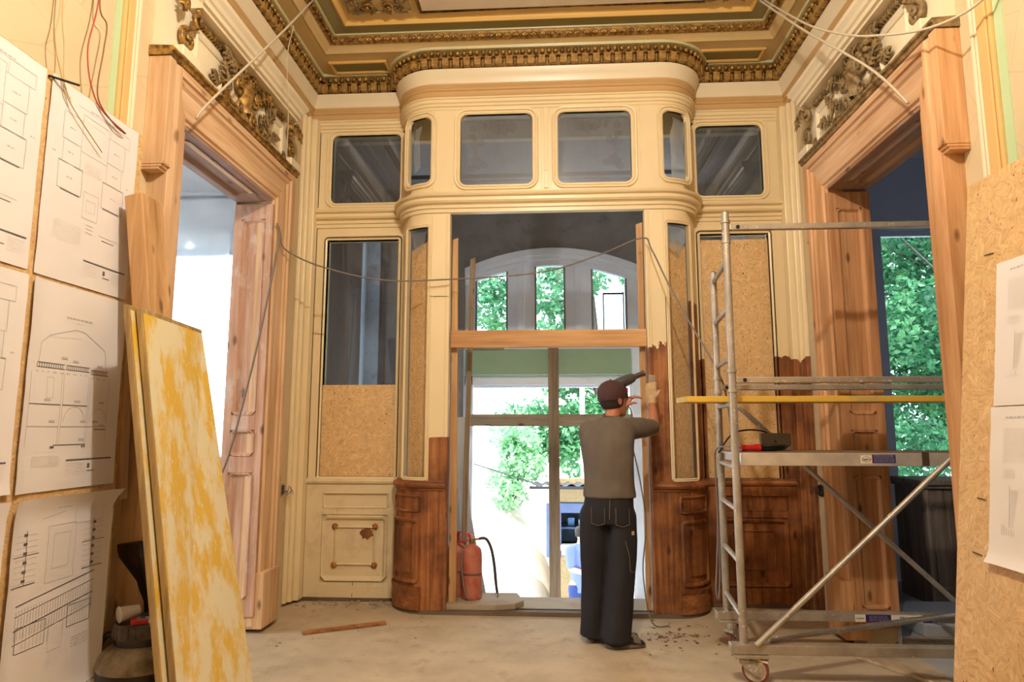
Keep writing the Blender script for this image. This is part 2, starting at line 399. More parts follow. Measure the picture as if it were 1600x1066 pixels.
for mm_, v_ in ((M_bronze, 0.35), (M_gilt, 0.42)): mm_.node_tree.nodes['Principled BSDF'].inputs['Metallic'].default_value = v_
M_gilt_dull = patchy('tarnished_gilding', srgb(104, 84, 54), srgb(158, 128, 82), 0.4, 0.6, 22.0, rough=0.5)
M_pine_v = wood('stripped_pine_upright', 2, *PINE); M_pine_y = wood('stripped_pine_lintel', 1, *PINE)
M_pine_x = wood('stripped_pine_cross', 0, *PINE)
M_reveal_v = wood('pinkish_stripped_pine', 2, *PINE_PINK, grey=0.25, greycol=srgb(206, 188, 176))
M_reveal_y = wood('mauve_stripped_pine', 1, srgb(140, 104, 86), srgb(164, 132, 116), srgb(180, 154, 142), grey=0.4, greycol=srgb(158, 140, 140))
M_orange_v = stripped('stripped_brown_wood', 99); M_orange_x = stripped('stripped_brown_rail', 99, axis=0)
M_osb = osb('strand_board'); M_osb_side = osb('strand_board_side', (srgb(182, 138, 86), srgb(207, 166, 111), srgb(224, 193, 143)), plane='YZ')
M_glass = glass('clear_glass', (0.78, 0.84, 0.88, 1), 0.0)
M_glass_dusty = glass('dusty_glass', (0.62, 0.66, 0.70, 1), 0.16, (0.42, 0.42, 0.42, 1), 1.6)
M_glass_etched = glass('etched_glass', (0.78, 0.82, 0.88, 1), 0.34, (0.5, 0.51, 0.54, 1), 1.0)
M_etch = glass('etched_pattern', (0.90, 0.90, 0.89, 1), 0.14, (0.46, 0.45, 0.43, 1), 0.5)
M_film = film('clear_plastic_film')
M_dark = plain('dark_gap', srgb(34, 26, 20), 0.9)
M_black = plain('black_plastic', srgb(22, 20, 20), 0.4)
M_paper = plain('white_paper', srgb(222, 214, 208), 0.8, var=0.04, vscale=3)
M_ink = plain('grey_ink', srgb(182, 176, 172), 0.8); M_inkd = plain('black_ink', srgb(92, 86, 84), 0.8)
M_inkl = plain('faint_ink', srgb(220, 213, 207), 0.8)
M_galv = metal_dirty('splashed_galvanised_steel', srgb(186, 174, 156), amount=0.65, metal=0.55)
M_alu = metal_dirty('brushed_aluminium', srgb(214, 202, 184), amount=0.74, rough=0.42, metal=0.4)
M_yellow_board = patchy('yellow_worn_formwork', srgb(222, 208, 168), srgb(218, 176, 62), 0.44, 0.57, 7.0, (1, 1, 0.5), 0.55, dots=srgb(222, 208, 172))
M_yellow_edge = patchy('yellow_plank_edge', srgb(214, 172, 62), srgb(190, 160, 90), 0.5, 0.62, 6.0, (0.6, 1, 1), 0.6)
M_plyedge = wood('plywood_edge', 2, srgb(130, 104, 62), srgb(168, 138, 88), srgb(196, 168, 112), knots=False)
M_timber_v = wood('new_timber_upright', 2, srgb(172, 126, 78), srgb(202, 158, 106), srgb(218, 180, 132))
M_timber_x = wood('new_timber_beam', 0, srgb(180, 128, 76), srgb(208, 160, 106), srgb(224, 182, 130))
M_greywood_v = wood('weathered_timber_upright', 2, srgb(104, 86, 68), srgb(142, 122, 98), srgb(164, 146, 122))
M_greywood_x = wood('weathered_timber_rail', 0, srgb(110, 94, 78), srgb(150, 134, 112), srgb(176, 160, 138))
M_cable = plain('grey_cable', srgb(120, 108, 98), 0.6); M_cable_l = plain('pale_cable', srgb(190, 176, 150), 0.6)
M_red = patchy('dusty_red_paint', srgb(170, 62, 44), srgb(184, 112, 90), 0.3, 0.55, 9.0, rough=0.6)
M_redclean = plain('clean_red', srgb(190, 24, 22), 0.45)
M_rubber = plain('dusty_rubber_hose', srgb(58, 54, 50), 0.6)
M_stone = plaster('pale_stone', srgb(168, 150, 126), 0.25, srgb(120, 100, 78))
M_white_plastic = plain('white_plastic', srgb(226, 220, 214), 0.4)
# ------------------------------------------------------------------ room shell
WL, WR, D, YR = -2.23, 2.13, 5.75, -2.6
B, CX, HW, RB = 5.38, -0.03, 1.29, 0.32            # bow front: plane, centre, half width, corner radius
E0, E1 = 7.7, 8.05                                   # vestibule facade
F0, F1 = 6.8, 7.15                                   # facade of the side rooms
OY0, OY1, OZ = 3.54, 4.80, 3.20                      # side door openings
TH = 0.20

def bay_path(off, n=8):
    P = [(CX - HW - off, D), (CX - HW - off, B + RB)]
    for k in range(n + 1):
        t = PI / 2 * k / n
        P.append((CX - (HW - RB) - (RB + off) * math.cos(t), B + RB - (RB + off) * math.sin(t)))
    P += [(2 * CX - x, y) for x, y in reversed(P)]
    return P[1:]if False else P
def full_path(off):
    P = bay_path(off); P[0] = (P[0][0], D - off); P[-1] = (P[-1][0], D - off)
    return [(WL + off, YR), (WL + off, D - off)] + P + [(WR - off, D - off), (WR - off, YR)]
def screen_path(off):
    P = bay_path(off); P[0] = (P[0][0], D - off); P[-1] = (P[-1][0], D - off)
    return [(WL, D - off)] + P + [(WR, D - off)]

fl = MB()
fl.box(WL - TH, WR + TH, YR, 5.86, -0.25, 0.0)
floor = fl.build('floor', M_conc); floor['kind'] = 'structure'
MB().box(-6.5, WL - TH, 1.2, F0, -0.25, -0.002).build('floor_side_room', M_conc)['kind'] = 'structure'
MB().box(WR + TH, 6.5, 1.2, F0, -0.25, -0.002).build('floor_side_room', plaster('dusty_grey_screed', srgb(168, 166, 162), 0.25, srgb(120, 116, 110)))['kind'] = 'structure'
MB().box(WL, WR, 5.86, 7.74, -0.75, -0.48).build('floor_vestibule', M_stone)['kind'] = 'structure'

def side_wall(name, X0, X1):
    w = MB()
    w.box(X0, X1, YR, OY0 - .04, 0, 4.75); w.box(X0, X1, OY1 + .04, F1, 0, 4.75); w.box(X0, X1, OY0 - .04, OY1 + .04, OZ + .04, 4.75)
    o = w.build(name, M_wall); o['kind'] = 'structure'; return o
wall_left = side_wall('wall_left', WL - TH, WL)
wall_right = side_wall('wall_right', WR, WR + TH)
q = MB(lambda a, b, c: (WL + .002 + c, 3.355 + a, 1.66 + b)); q.lathe([(.001, -.03), (.020, -.03), (.022, .0), (.030, .001), (.028, .004), (.019, .002), (.017, -.028), (.001, -.028)], n=16, sx=.8, sy=1.3)
q.build('pipe_hole', M_dark, wall_left)
MB().box(WL - TH, WR + TH, YR - 0.15, YR, 0, 4.75).build('wall_rear', M_wall)['kind'] = 'structure'
wb = MB().box(WL, WR, D + 0.13, D + 0.2, 4.15, 4.75); wb.box(CX - HW - .05, CX - HW + .05, D, D + 0.13, 4.15, 4.75); wb.box(CX + HW - .05, CX + HW + .05, D, D + 0.13, 4.15, 4.75)
wall_back = wb.build('wall_back', M_ivory); wall_back['kind'] = 'structure'

# painted corner bands on the side walls beside the door casings
for nm, X, s, bands in (('trim_1', WL, 1, ((3.02, 3.07, M_green_stripe), (3.07, 3.15, M_ochre), (3.15, 3.20, M_ivory))),
                        ('trim_2', WR, -1, ((3.00, 3.06, M_green_stripe), (3.06, 3.16, M_ochre), (3.16, 3.21, M_ivory)))):
    st = structure(nm)
    for y0, y1, m in bands:
        if m is M_green_stripe: MB().box(X, X + s * 0.004, y0, y1, 0.0, 4.5).build('painted_stripe', m, st)
        else:
            MB().box(X, X + s * 0.022, y0, y1, 0.0, 4.5).build('wall_batten', m, st, bevel=0.006)
            MB().box(X + s * 0.022, X + s * 0.034, y0 + 0.015, y1 - 0.015, 0.0, 4.5).build('wall_bead', m, st, bevel=0.005)
# strips between the far casing and the screen
for nm, X, s, zc in (('trim_3', WL, 1, -1), ('trim_4', WR, -1, -1)):
    st = structure(nm)
    for y0, y1, t, m in ((5.14, 5.19, 0.05, M_ochre), (5.19, 5.235, 0.03, M_ivory), (5.53, 5.58, 0.035, M_cream if s > 0 else None), (5.58, 5.64, 0.06, M_cream if s > 0 else None), (5.64, 5.74, 0.10, M_cream if s > 0 else None)):
        if m is None: m = bpy.data.materials.get('corner_post_paint_edge') or stripped('corner_post_paint_edge', 2.02)
        MB().box(X, X + s * t, y0, y1, 0.02, 4.28).build('upright_moulding', m, st, bevel=0.008)
# broken socket boxes with wire tails
for nm, lab, X, s, y, z, sd in (('socket_box', 'open flush socket box with bare curled wires in the pale wall by the cream panel', WL, 1, 5.44, 0.95, 1), ('socket_box', 'dark open socket hole with curled black wires in the wall behind the scaffold', WR, -1, 5.46, 0.965, 2)):
    rr = random.Random(sd)
    t = thing(nm, lab, 'socket box', loc=(X, y, z))
    m = MB(); ring(m, -0.035, 0.035, -0.035, 0.035, 0.02, [(0, 0.001), (0, 0.012), (0.012, 0.012), (0.012, 0.001)]); m2 = MB(lambda a, n, z: (s * n, a, z)); m2.v = [(s * b, a, c) for a, b, c in m.v]; m2.f = m.f
    m2.build('box_rim', M_dark if s < 0 else M_stone, t)
    MB().box(0.0, s * 0.006, -0.035, 0.035, -0.035, 0.035).build('box_back', M_dark, t)
    for k in range(4):
        p = [(0.0, 0, 0)]
        for q in range(5): p.append((s * (0.02 + 0.018 * q), rr.uniform(-.04, .04), rr.uniform(-.045, .035)))
        MB().tube(smoothpath(p, 4), 0.0022, 5).build('wire_tail', M_black if s < 0 else M_cable, t)

# ------------------------------------------------------------------ ceiling with stepped cornice
ceil = structure('ceiling')
def corn(name, prof, mat, path=full_path, smooth=35):
    return MB().sweep(path, prof).build(name, mat, ceil, smooth=smooth)
corn('peach_moulding', [(0, 4.29), (0.03, 4.29), (0.034, 4.30), (0.026, 4.315), (0.03, 4.35), (0.042, 4.358), (0.042, 4.372), (0.034, 4.38), (0.05, 4.40), (0.05, 4.412), (0, 4.412)], M_peach)
corn('cove_moulding', [(0, 4.412), (0.044, 4.412), (0.05, 4.44), (0.062, 4.475), (0.082, 4.505), (0.086, 4.53), (0.0, 4.53)], M_ivory)
corn('dentil_band', [(0, 4.53), (0.070, 4.53), (0.070, 4.612), (0.105, 4.618), (0.108, 4.668), (0, 4.668)], M_bronze)
corn('cornice_fillet', [(0, 4.668), (0.155, 4.668), (0.16, 4.69), (0, 4.69)], M_mint)
# soffit and stepped coffer: rings about the room, given as distance from the wall on sides and back
SX0, SX1, SY = -1.94, 1.88, 5.264
def rect_path(off): return [(SX0 + off, YR), (SX0 + off, SY - off), (SX1 - off, SY - off), (SX1 - off, YR)]
sf = MB(); sf.box(WL, SX0, YR, SY, 4.69, 4.86); sf.box(SX1, WR, YR, SY, 4.69, 4.86); sf.box(WL, WR, SY, D + 0.13, 4.69, 4.86)
sf.build('soffit', M_olive_light, ceil)
def step(name, prof, mat, smooth=35): return MB().sweep(rect_path, prof).build(name, mat, ceil, smooth=smooth)
step('coffer_cove', [(-0.02, 4.69), (0, 4.686), (0.012, 4.70), (0.03, 4.712), (0.05, 4.728), (0.064, 4.731), (0.064, 4.86), (-0.02, 4.86)], M_olive_light)
step('leaf_moulding', [(0.06, 4.728), (0.066, 4.731), (0.088, 4.752), (0.10, 4.784), (0.104, 4.79), (0.104, 4.86), (0.06, 4.86)], M_bronze)
step('mint_fillet', [(0.10, 4.782), (0.118, 4.784), (0.122, 4.793), (0.10, 4.80)], M_mint)
step('sage_band', [(0.118, 4.792), (0.245, 4.792), (0.245, 4.86), (0.118, 4.86)], M_sage)
step('ochre_moulding', [(0.238, 4.782), (0.25, 4.778), (0.262, 4.79), (0.27, 4.806), (0.285, 4.812), (0.285, 4.86), (0.238, 4.86)], M_ochre_paint)
MB().box(SX0 + 0.28, SX1 - 0.28, YR, SY - 0.28, 4.812, 4.86).build('coffer_field', M_olive_light, ceil)
# white centre panel with its gilded bead
MB().box(-1.02, 1.22, YR + 0.6, 4.89, 4.803, 4.815).build('ceiling_panel', plain('white_ceiling_paint', srgb(226, 214, 196), 0.6, var=0.06), ceil)
gb = MB()
gb.tube([(-1.04, YR + .6, 4.806), (-1.04, 4.91, 4.806), (1.24, 4.91, 4.806), (1.24, YR + .6, 4.806)], 0.014, 8)
gb.build('gilded_bead', M_gilt, ceil, smooth=True)
# coffered panels in the soffit at both back corners
for x0, x1 in ((-2.0, -1.40), (1.27, 1.90)):
    y0, y1 = 5.37, 5.60
    pn = MB(); i = pn.pts([(x0, y0, 4.672), (x1, y0, 4.672), (x1, y1, 4.672), (x0, y1, 4.672), (x0 + .03, y0 + .02, 4.672), (x1 - .03, y0 + .02, 4.672), (x1 - .10, y1 - .03, 4.672), (x0 + .10, y1 - .03, 4.672)])
    M_ = MB()
    xa, xb, ya, yb = x0 + .04, x1 - .04, y0 + .02, y1 - .02
    rows = []
    for o, z in ((0, 4.69), (0, 4.674), (0.012, 4.670), (0.024, 4.676), (0.03, 4.688), (0.03, 4.69)):
        rows.append([(xa + o, ya + o, z), (xb - o, ya + o, z), (xb - o, yb - o, z), (xa + o, yb - o, z)])
    M_.grid(rows, closed_u=True); M_.build('coffer_frame', M_ochre_paint, ceil)
    MB().box(xa + .03, xb - .03, ya + .03, yb - .03, 4.683, 4.69).build('coffer_panel', M_sage, ceil)

M_gilt_dent = patchy('golden_dentil_paint', srgb(140, 104, 50), srgb(186, 146, 78), 0.4, 0.62, 30.0, rough=0.45)
# single dentils, beads and leaves
def walk(path, step_, start=0.0):
    out = []; carry = start
    for (x0, y0), (x1, y1) in zip(path, path[1:]):
        L = math.hypot(x1 - x0, y1 - y0)
        if L < 1e-6: continue
        a = math.atan2(y1 - y0, x1 - x0); d = carry
        while d < L:
            out.append((x0 + (x1 - x0) * d / L, y0 + (y1 - y0) * d / L, a)); d += step_
        carry = d - L
    return out
dm = MB(); dm.hexa([(-.028, -.032, 0), (.028, -.032, 0), (.028, .02, 0), (-.028, .02, 0), (-.028, -.030, .068), (.028, -.030, .068), (.028, .02, .068), (-.028, .02, .068)])
dm.box(-.028, .028, -.036, -.0, .052, .066); dm.box(.041, .051, -.012, .01, .0, .045); dm.lathe([(.001, -.012), (.010, 0), (.001, .012)], c=(.046, -.012, .05), n=6)
dent = dm.build('dentil', M_gilt_dent, ceil, bevel=0.004)
bm_ = MB(); bm_.lathe([(0.002, -.022), (0.016, -.016), (0.022, 0.0), (0.018, .012), (0.008, .022)], n=8)
bead = bm_.build('bead', M_gilt, ceil, smooth=True)
lm = MB()
for a in (-0.9, 0, 0.9):
    pts = []
    for k in range(5):
        t = k / 4; w = 0.013 * math.sin(PI * (0.15 + 0.8 * t)); r = 0.036 * t
        cx = math.sin(a) * r; cz = math.cos(a) * r
        pts.append([(cx - w * math.cos(a), -0.012 * math.sin(PI * t) - 0.004, cz + w * math.sin(a)), (cx, -0.02 * math.sin(PI * t) - 0.004, cz), (cx + w * math.cos(a), -0.012 * math.sin(PI * t) - 0.004, cz - w * math.sin(a))])
    lm.grid(pts)
lm.lathe([(0.001, -.006), (0.009, -.002), (0.009, .004), (0.001, .008)], c=(0, -0.014, 0), n=6)
leaf = lm.build('leaf_motif', M_gilt, ceil, smooth=True)
first = {dent: True, bead: True, leaf: True}
def put(src, x, y, z, a):
    if first[src]: src.location = (x, y, z); src.rotation_euler = (0, 0, a); first[src] = False
    else: dup(src, (x, y, z), a, ceil)
vis = lambda x, y: y > 4.25
for x, y, a in walk(full_path(0.10), 0.092, 0.03):
    if vis(x, y): put(dent, x, y, 4.536, a)
for x, y, a in walk(full_path(0.125), 0.056, 0.02):
    if vis(x, y): put(bead, x, y, 4.645, a)
for x, y, a in walk(rect_path(0.088), 0.074, 0.03):
    if y > 4.6: put(leaf, x, y, 4.738, a)

# ------------------------------------------------------------------ acanthus ornament pieces
def leaf_mesh(mb, base, direction, size, out=(0, 0, 0), curl=0.5, lobes=3):
    """an acanthus leaf growing from base along direction (s, z): a curled midrib with paired pointed lobes, raised along n"""
    dx, dz = direction; L = math.hypot(dx, dz); dx /= L; dz /= L
    rib = lambda t: (base[0] + dx * size * t * .8, base[1] + size * (.05 + .16 * math.sin(PI * t) + curl * .18 * t * t), base[2] + dz * size * t * .8)
    def lobe(t, ang, ln, w):
        b = rib(t); c, s_ = math.cos(ang), math.sin(ang); ex, ez = dx * c - dz * s_, dx * s_ + dz * c; px, pz = -ez, ex; rows = []
        for k in range(6):
            u = k / 5; ww = w * math.sin(PI * (.12 + .86 * u)); h = .05 * size * math.sin(PI * u) - .06 * size * u * u * (1 if abs(ang) > .1 else -1)
            rows.append([(b[0] + ex * ln * u + px * ww * q, b[1] + h - .35 * ww * q * q, b[2] + ez * ln * u + pz * ww * q) for q in (-1, 0, 1)])
        mb.grid(rows); mb.grid([[(p[0], p[1] - .012, p[2]) for p in r] for r in rows])
    for t, ln in ((.05, .34), (.28, .40), (.52, .36), (.74, .26)):
        for sg in (-1, 1): lobe(t, sg * (1.05 - .35 * t), size * ln, size * .085)
    lobe(.82, 0.0, size * .34, size * .085)
    mb.tube([rib(k / 5) for k in range(6)], [size * .04 * (1.2 - .14 * k) for k in range(6)], 5)
    return mb
def scroll_mesh(mb, c, size, turn=1, a0=0.0, loops=1.6, r=0.014):
    pts = []; rad = []
    for k in range(26):
        t = k / 25; a = a0 + turn * 2 * PI * loops * t; q = size * (1 - 0.86 * t)
        pts.append((c[0] + q * math.cos(a), c[1] + 0.012 + 0.022 * t, c[2] + q * math.sin(a))); rad.append(r * (1.15 - 0.5 * t))
    mb.tube(pts, rad, 6); mb.lathe([(0.001, -.012), (r * 1.3, 0), (0.001, .014)], c=(c[0], c[1] + 0.03, c[2]), n=8)
    return mb

# ------------------------------------------------------------------ side door surrounds
def door_surround(name, XW, s, mats, seed, gilt, wn=0.20):
    """s = +1 left wall (room is +x), -1 right wall; local (a, n, z): a along y, n into the room"""
    Mf = lambda a, n, z: (XW + s * n, a, z)
    pv, py, rv, ry = mats; rr = random.Random(seed)
    d = structure(name)
    y0, y1, zt = OY0, OY1, OZ
    prof = [(0.0, -0.02), (0.0, 0.085), (0.012, 0.10), (0.03, 0.10), (0.04, 0.115), (0.175, 0.115), (0.19, 0.13), (0.215, 0.13), (0.222, 0.145), (0.262, 0.145), (0.275, 0.12), (0.29, 0.11), (0.29, -0.0)]
    kn = wn / 0.29
    m = MB(Mf); m.grid([[(y0 - o * kn, n, 0.01), (y0 - o * kn, n, zt + o * 1.11)] for o, n in prof], closed_v=True); m.build('jamb_casing', pv, d, smooth=30)
    m = MB(Mf); m.grid([[(y1 + o, n, 0.05), (y1 + o, n, zt + o * 1.11)] for o, n in prof], closed_v=True); m.build('jamb_casing', pv, d, smooth=30)
    m = MB(Mf); m.grid([[(y0 - o * kn, n, zt + o * 1.11), (y1 + o, n, zt + o * 1.11)] for o, n in prof], closed_v=True); m.build('lintel_casing', py, d, smooth=30)
    for ya, yb in ((y0 - wn - 0.06, y0 - wn + .002), (y1 + 0.288, y1 + 0.345)):
        m = MB(Mf); m.box(ya, yb, 0.0, 0.125, 2.90, zt + 0.318)
        m.hexa([(ya, 0, 2.86), (yb, 0, 2.86), (yb, 0.10, 2.86), (ya, 0.10, 2.86), (ya, 0, 2.90), (yb, 0, 2.90), (yb, 0.125, 2.90), (ya, 0.125, 2.90)])
        for q in range(3): m.box(ya - 0.004, yb + 0.004, 0.0, 0.128 - 0.012 * q, 2.885 - 0.016 * q, 2.893 - 0.016 * q)
        m.build('casing_ear', pv, d, bevel=0.004)
    # plinth blocks
    for ya, yb in ((y0 - wn - .01, y0 - 0.01), (y1 + 0.01, y1 + 0.30)):
        MB(Mf).box(ya, yb, 0.0, 0.155, 0.03 if ya > y1 else 0.0, 0.42).build('plinth_block', pv, d, bevel=0.006)
    # panelled reveals: far jamb faces the camera, near jamb and head likewise panelled
    def reveal(Mr, a0, a1, panels, mat, nm='reveal'):
        r_ = MB(Mr); zs = sorted(set([panels[0][0] - 0.12] + [p for q in panels for p in q] + [panels[-1][1] + 0.12]))
        lo, hi = panels[0][0] - 0.12, panels[-1][1] + 0.12
        w = 0.058
        r_.box(a0, a0 + w, -0.02, 0.012, lo, hi); r_.box(a1 - w, a1, -0.02, 0.012, lo, hi)
        prev = lo
        for p0, p1 in panels: r_.box(a0 + w, a1 - w, -0.02, 0.012, prev, p0); prev = p1
        r_.box(a0 + w, a1 - w, -0.02, 0.012, prev, hi); r_.build(nm + '_frame', mat, d, bevel=0.003)
        for p0, p1 in panels:
            q = MB(Mr); q.box(a0 + w - .002, a1 - w + .002, -0.03, -0.006, p0 - .002, p1 + .002)
            ring(q, a0 + w + 0.028, a1 - w - 0.028, p0 + 0.028, p1 - 0.028, 0.001, [(0.028, -0.01), (0.028, 0.018), (0.016, 0.016), (0.006, 0.002), (0.0, -0.004), (0.0, -0.01)], na=1)
            q.build(nm + '_panel', mat, d, smooth=30)
    far = lambda a, n, z: (XW + s * (0.10 - a), y1 - n, z)
    reveal(far, 0.0, 0.10 + TH, [(0.24, 1.13), (1.25, 1.44), (1.55, 3.05)], rv)
    near = lambda a, n, z: (XW + s * (0.10 - a), y0 + n, z)
    reveal(near, 0.0, 0.10 + TH, [(0.24, 1.13), (1.25, 1.44), (1.55, 3.05)], rv)
    head = lambda a, n, z: (XW + s * (0.10 - a), z, zt - n)
    reveal(head, 0.0, 0.10 + TH, [(y0 + 0.14, y1 - 0.14)], ry, 'soffit')
    # overdoor frieze: gilded shelf moulding, cream field, rope, hood and end blocks
    fz = bpy.data.objects.new('overdoor_frieze', None); C.objects.link(fz); fz.parent = d
    ya, yb = y0 - wn - .07, y1 + 0.36
    m = MB(Mf); pr = [(0.0, 3.52), (0.13, 3.52), (0.136, 3.53), (0.134, 3.54), (0.15, 3.548), (0.15, 3.562), (0.14, 3.572), (0.0, 3.58)]
    m.grid([[(ya, n, z), (yb, n, z)] for n, z in pr], closed_v=True)
    m.f.append(tuple(range(0, 2 * len(pr), 2))); m.f.append(tuple(range(1, 2 * len(pr), 2))); m.build('gilded_shelf', gilt, fz)
    MB(Mf).box(ya + 0.03, yb - 0.03, 0.0, 0.06, 3.575, 3.97).build('frieze_field', M_ivory, fz)
    ct = (y0 + y1) / 2 + 0.13; Mfo = lambda a, n, z: Mf(ct + (a - ct) * 1.08, n, 3.60 + (z - 3.60) * 1.24)
    # tapered raised panel either side of the ornament
    for k in (-1, 1):
        q = MB(Mf); e0 = ct + k * 0.34; e1 = ct + k * 0.66
        for o, n in ((0, .062), (0.02, .075), (0.045, .066)):
            pass
        z0, z1 = 3.63, 3.885
        rows = []
        for o, n in ((0.0, .058), (0.0, .074), (.014, .08), (.028, .072), (.034, .066), (.034, .058)):
            rows.append([(e0 + k * o * .8, n, z0 + o), (e1 - k * o, n, z0 + o), (e1 + k * .0 - k * o, n, z1 - o), (e0 - k * .06 + k * o * .8, n, z1 - o)])
        q.grid(rows, closed_u=True, closed_v=True); q.build('frieze_panel', M_ivory, fz)
    # rope moulding under the hood
    rp = MB(Mf)
    L = 1.30; nn = 44
    for k in range(nn):
        a = ct - L / 2 + L * k / (nn - 1)
        rp.hexa([(a - .010, .06, 3.918), (a + .006, .06, 3.918), (a + .006, .092, 3.922), (a - .010, .092, 3.922), (a - .004, .06, 3.958), (a + .012, .06, 3.958), (a + .012, .092, 3.954), (a - .004, .092, 3.954)])
    rp.build('rope_moulding', gilt, fz, kind='stuff')
    # hood
    ha, hb = ct - 0.74, ct + 0.76
    hp = [(0.0, 3.965), (0.15, 3.965), (0.15, 3.985), (0.17, 3.99), (0.17, 4.025), (0.185, 4.035), (0.195, 4.06), (0.215, 4.085), (0.22, 4.11), (0.0, 4.13)]
    m = MB(Mf); rows = []
    for n, z in hp: rows.append([(ha - max(0, n - .15), n, z), (hb + max(0, n - .15), n, z)])
    m.grid(rows, closed_v=True); m.f.append(tuple(range(0, 2 * len(hp), 2))); m.f.append(tuple(range(1, 2 * len(hp), 2)))
    m.build('hood_moulding', M_ivory, fz)
    # end blocks with volutes
    for k in (-1, 1):
        e = ct + k * 0.72
        MB(Mf).box(min(e - k * .02, e + k * .17), max(e - k * .02, e + k * .17), 0.0, 0.14, 3.575, 3.64).build('end_block', M_ivory, fz, bevel=0.006)
        q = MB(Mf)
        scroll_mesh(q, (e + k * 0.06, 0.075, 3.735), 0.068, -k, PI / 2, 1.5, 0.017); q.build('volute', gilt, fz, smooth=True)
        q = MB(Mf); pts = smoothpath([(e + k * .06, .09, 3.805), (e + k * .0, .10, 3.85), (e - k * .03, .11, 3.90), (e + k * .02, .12, 3.955)], 5)
        q.tube(pts, [0.016] * len(pts), 6); scroll_mesh(q, (e - k * 0.005, 0.10, 3.89), 0.045, k, -PI / 2, 1.2, 0.015); q.build('volute', gilt, fz, smooth=True)
        q = MB(Mf); leaf_mesh(q, (e - k * 0.03, 0.07, 3.68), (-k * 0.3, -1), 0.11, curl=.3); q.build('acanthus_leaf', gilt, fz, smooth=True)
        q = MB(Mf); leaf_mesh(q, (e + k * 0.13, 0.10, 3.99), (k * 0.35, -1), 0.17, curl=.5); q.build('acanthus_leaf', gilt, fz, smooth=True)
    # central spray: cartouche, scrolls and leaves
    q = MB(Mfo)
    for zc, w in ((3.735, 0.062),):
        rows = []
        for k in range(9):
            t = k / 8; z = 3.645 + 0.20 * t; ww = w * (0.35 + 0.75 * math.sin(PI * (0.1 + 0.8 * t)))
            rows.append([(ct + ww * j, 0.066 + 0.055 * (1 - j * j), z) for j in (-1, -.6, -.2, .2, .6, 1)])
        q.grid(rows)
    q.build('cartouche', gilt, fz, smooth=True)
    for k in (-1, 1):
        q = MB(Mfo); scroll_mesh(q, (ct + k * 0.115, 0.07, 3.775), 0.058, k, PI / 2, 1.6, 0.017); q.build('scroll', gilt, fz, smooth=True)
        q = MB(Mfo); scroll_mesh(q, (ct + k * 0.10, 0.07, 3.645), 0.045, -k, -PI / 2, 1.5, 0.014); q.build('scroll', gilt, fz, smooth=True)
        q = MB(Mfo); pts = smoothpath([(ct + k * .08, .08, 3.66), (ct + k * .2, .09, 3.63), (ct + k * .29, .085, 3.70), (ct + k * .37, .08, 3.66)], 6)
        q.tube(pts, [0.014 - 0.006 * j / len(pts) for j in range(len(pts))], 6); q.build('stem', gilt, fz, smooth=True)
        for (da, z, dr, sz) in ((0.05, 3.84, (.3, 1), .13), (.16, 3.80, (1, .6), .14), (.20, 3.70, (1, .25), .13), (.26, 3.66, (.7, -.8), .11), (.12, 3.63, (.5, -1), .10), (.29, 3.71, (.6, .9), .13), (.36, 3.67, (1, .1), .12), (.02, 3.64, (.15, -1), .12), (.22, 3.84, (1, .2), .13)):
            q = MB(Mfo); leaf_mesh(q, (ct + k * da, 0.072 + rr.uniform(0, .015), z), (k * dr[0], dr[1]), sz * rr.uniform(1.0, 1.3), curl=rr.uniform(.2, .8)); q.build('acanthus_leaf', gilt if rr.random() < .45 else M_gilt_dull, fz, smooth=True)
    return d
door_surround('door_1', WL, 1, (wood('left_casing_pine', 2, srgb(200, 154, 108), srgb(224, 186, 142), srgb(234, 202, 164)), wood('left_lintel_pine', 1, srgb(206, 160, 116), srgb(228, 190, 148), srgb(236, 204, 166)), M_reveal_v, M_reveal_y), 3, M_gilt, 0.16)
door_surround('door_2', WR, -1, (wood('right_casing_pine', 2, srgb(180, 124, 78), srgb(210, 158, 106), srgb(226, 182, 134)), wood('right_lintel_pine', 1, srgb(194, 146, 104), srgb(218, 176, 136), srgb(230, 196, 158)), wood('right_reveal_pine', 2, srgb(166, 106, 62), srgb(200, 144, 94), srgb(216, 166, 116)), wood('right_soffit_pine', 1, srgb(122, 84, 58), srgb(158, 116, 84), srgb(180, 140, 108), grey=.3, greycol=srgb(140, 120, 108))), 5, M_gilt_dull, 0.165)

# gilded relief in the two ceiling corner fields
for x0, x1 in ((-1.58, -1.14), (1.30, 1.62)):
    fr = MB()
    rows = []
    for o, z in ((0, 4.812), (0, 4.80), (.012, 4.796), (.02, 4.806), (.02, 4.812)): rows.append([(x0 - .05 + o, 4.45 + o, z), (x1 + .05 - o, 4.45 + o, z), (x1 + .05 - o, 4.90 - o, z), (x0 - .05 + o, 4.90 - o, z)])
    fr.grid(rows, closed_u=True); fr.build('corner_frame', M_olive, ceil)
    cxx = (x0 + x1) / 2; Mc = lambda a, n, z: (a, z, 4.812 - n)
    for k in (-1, 1):
        q = MB(Mc); scroll_mesh(q, (cxx + k * .09, 0, 4.80), .05, k, PI / 2, 1.5, .014); q.build('scroll', M_gilt, ceil, smooth=True)
        for da, yy, dr, sz in ((.03, 4.84, (.5, .6), .09), (.12, 4.85, (1, .2), .12), (.14, 4.78, (1, -.5), .12), (.04, 4.74, (.4, -1), .12), (.15, 4.70, (.8, -.6), .1)):
            q = MB(Mc); leaf_mesh(q, (cxx + k * da, 0, yy), (k * dr[0], dr[1]), sz, curl=.6); q.build('acanthus_leaf', M_gilt_dull, ceil, smooth=True)
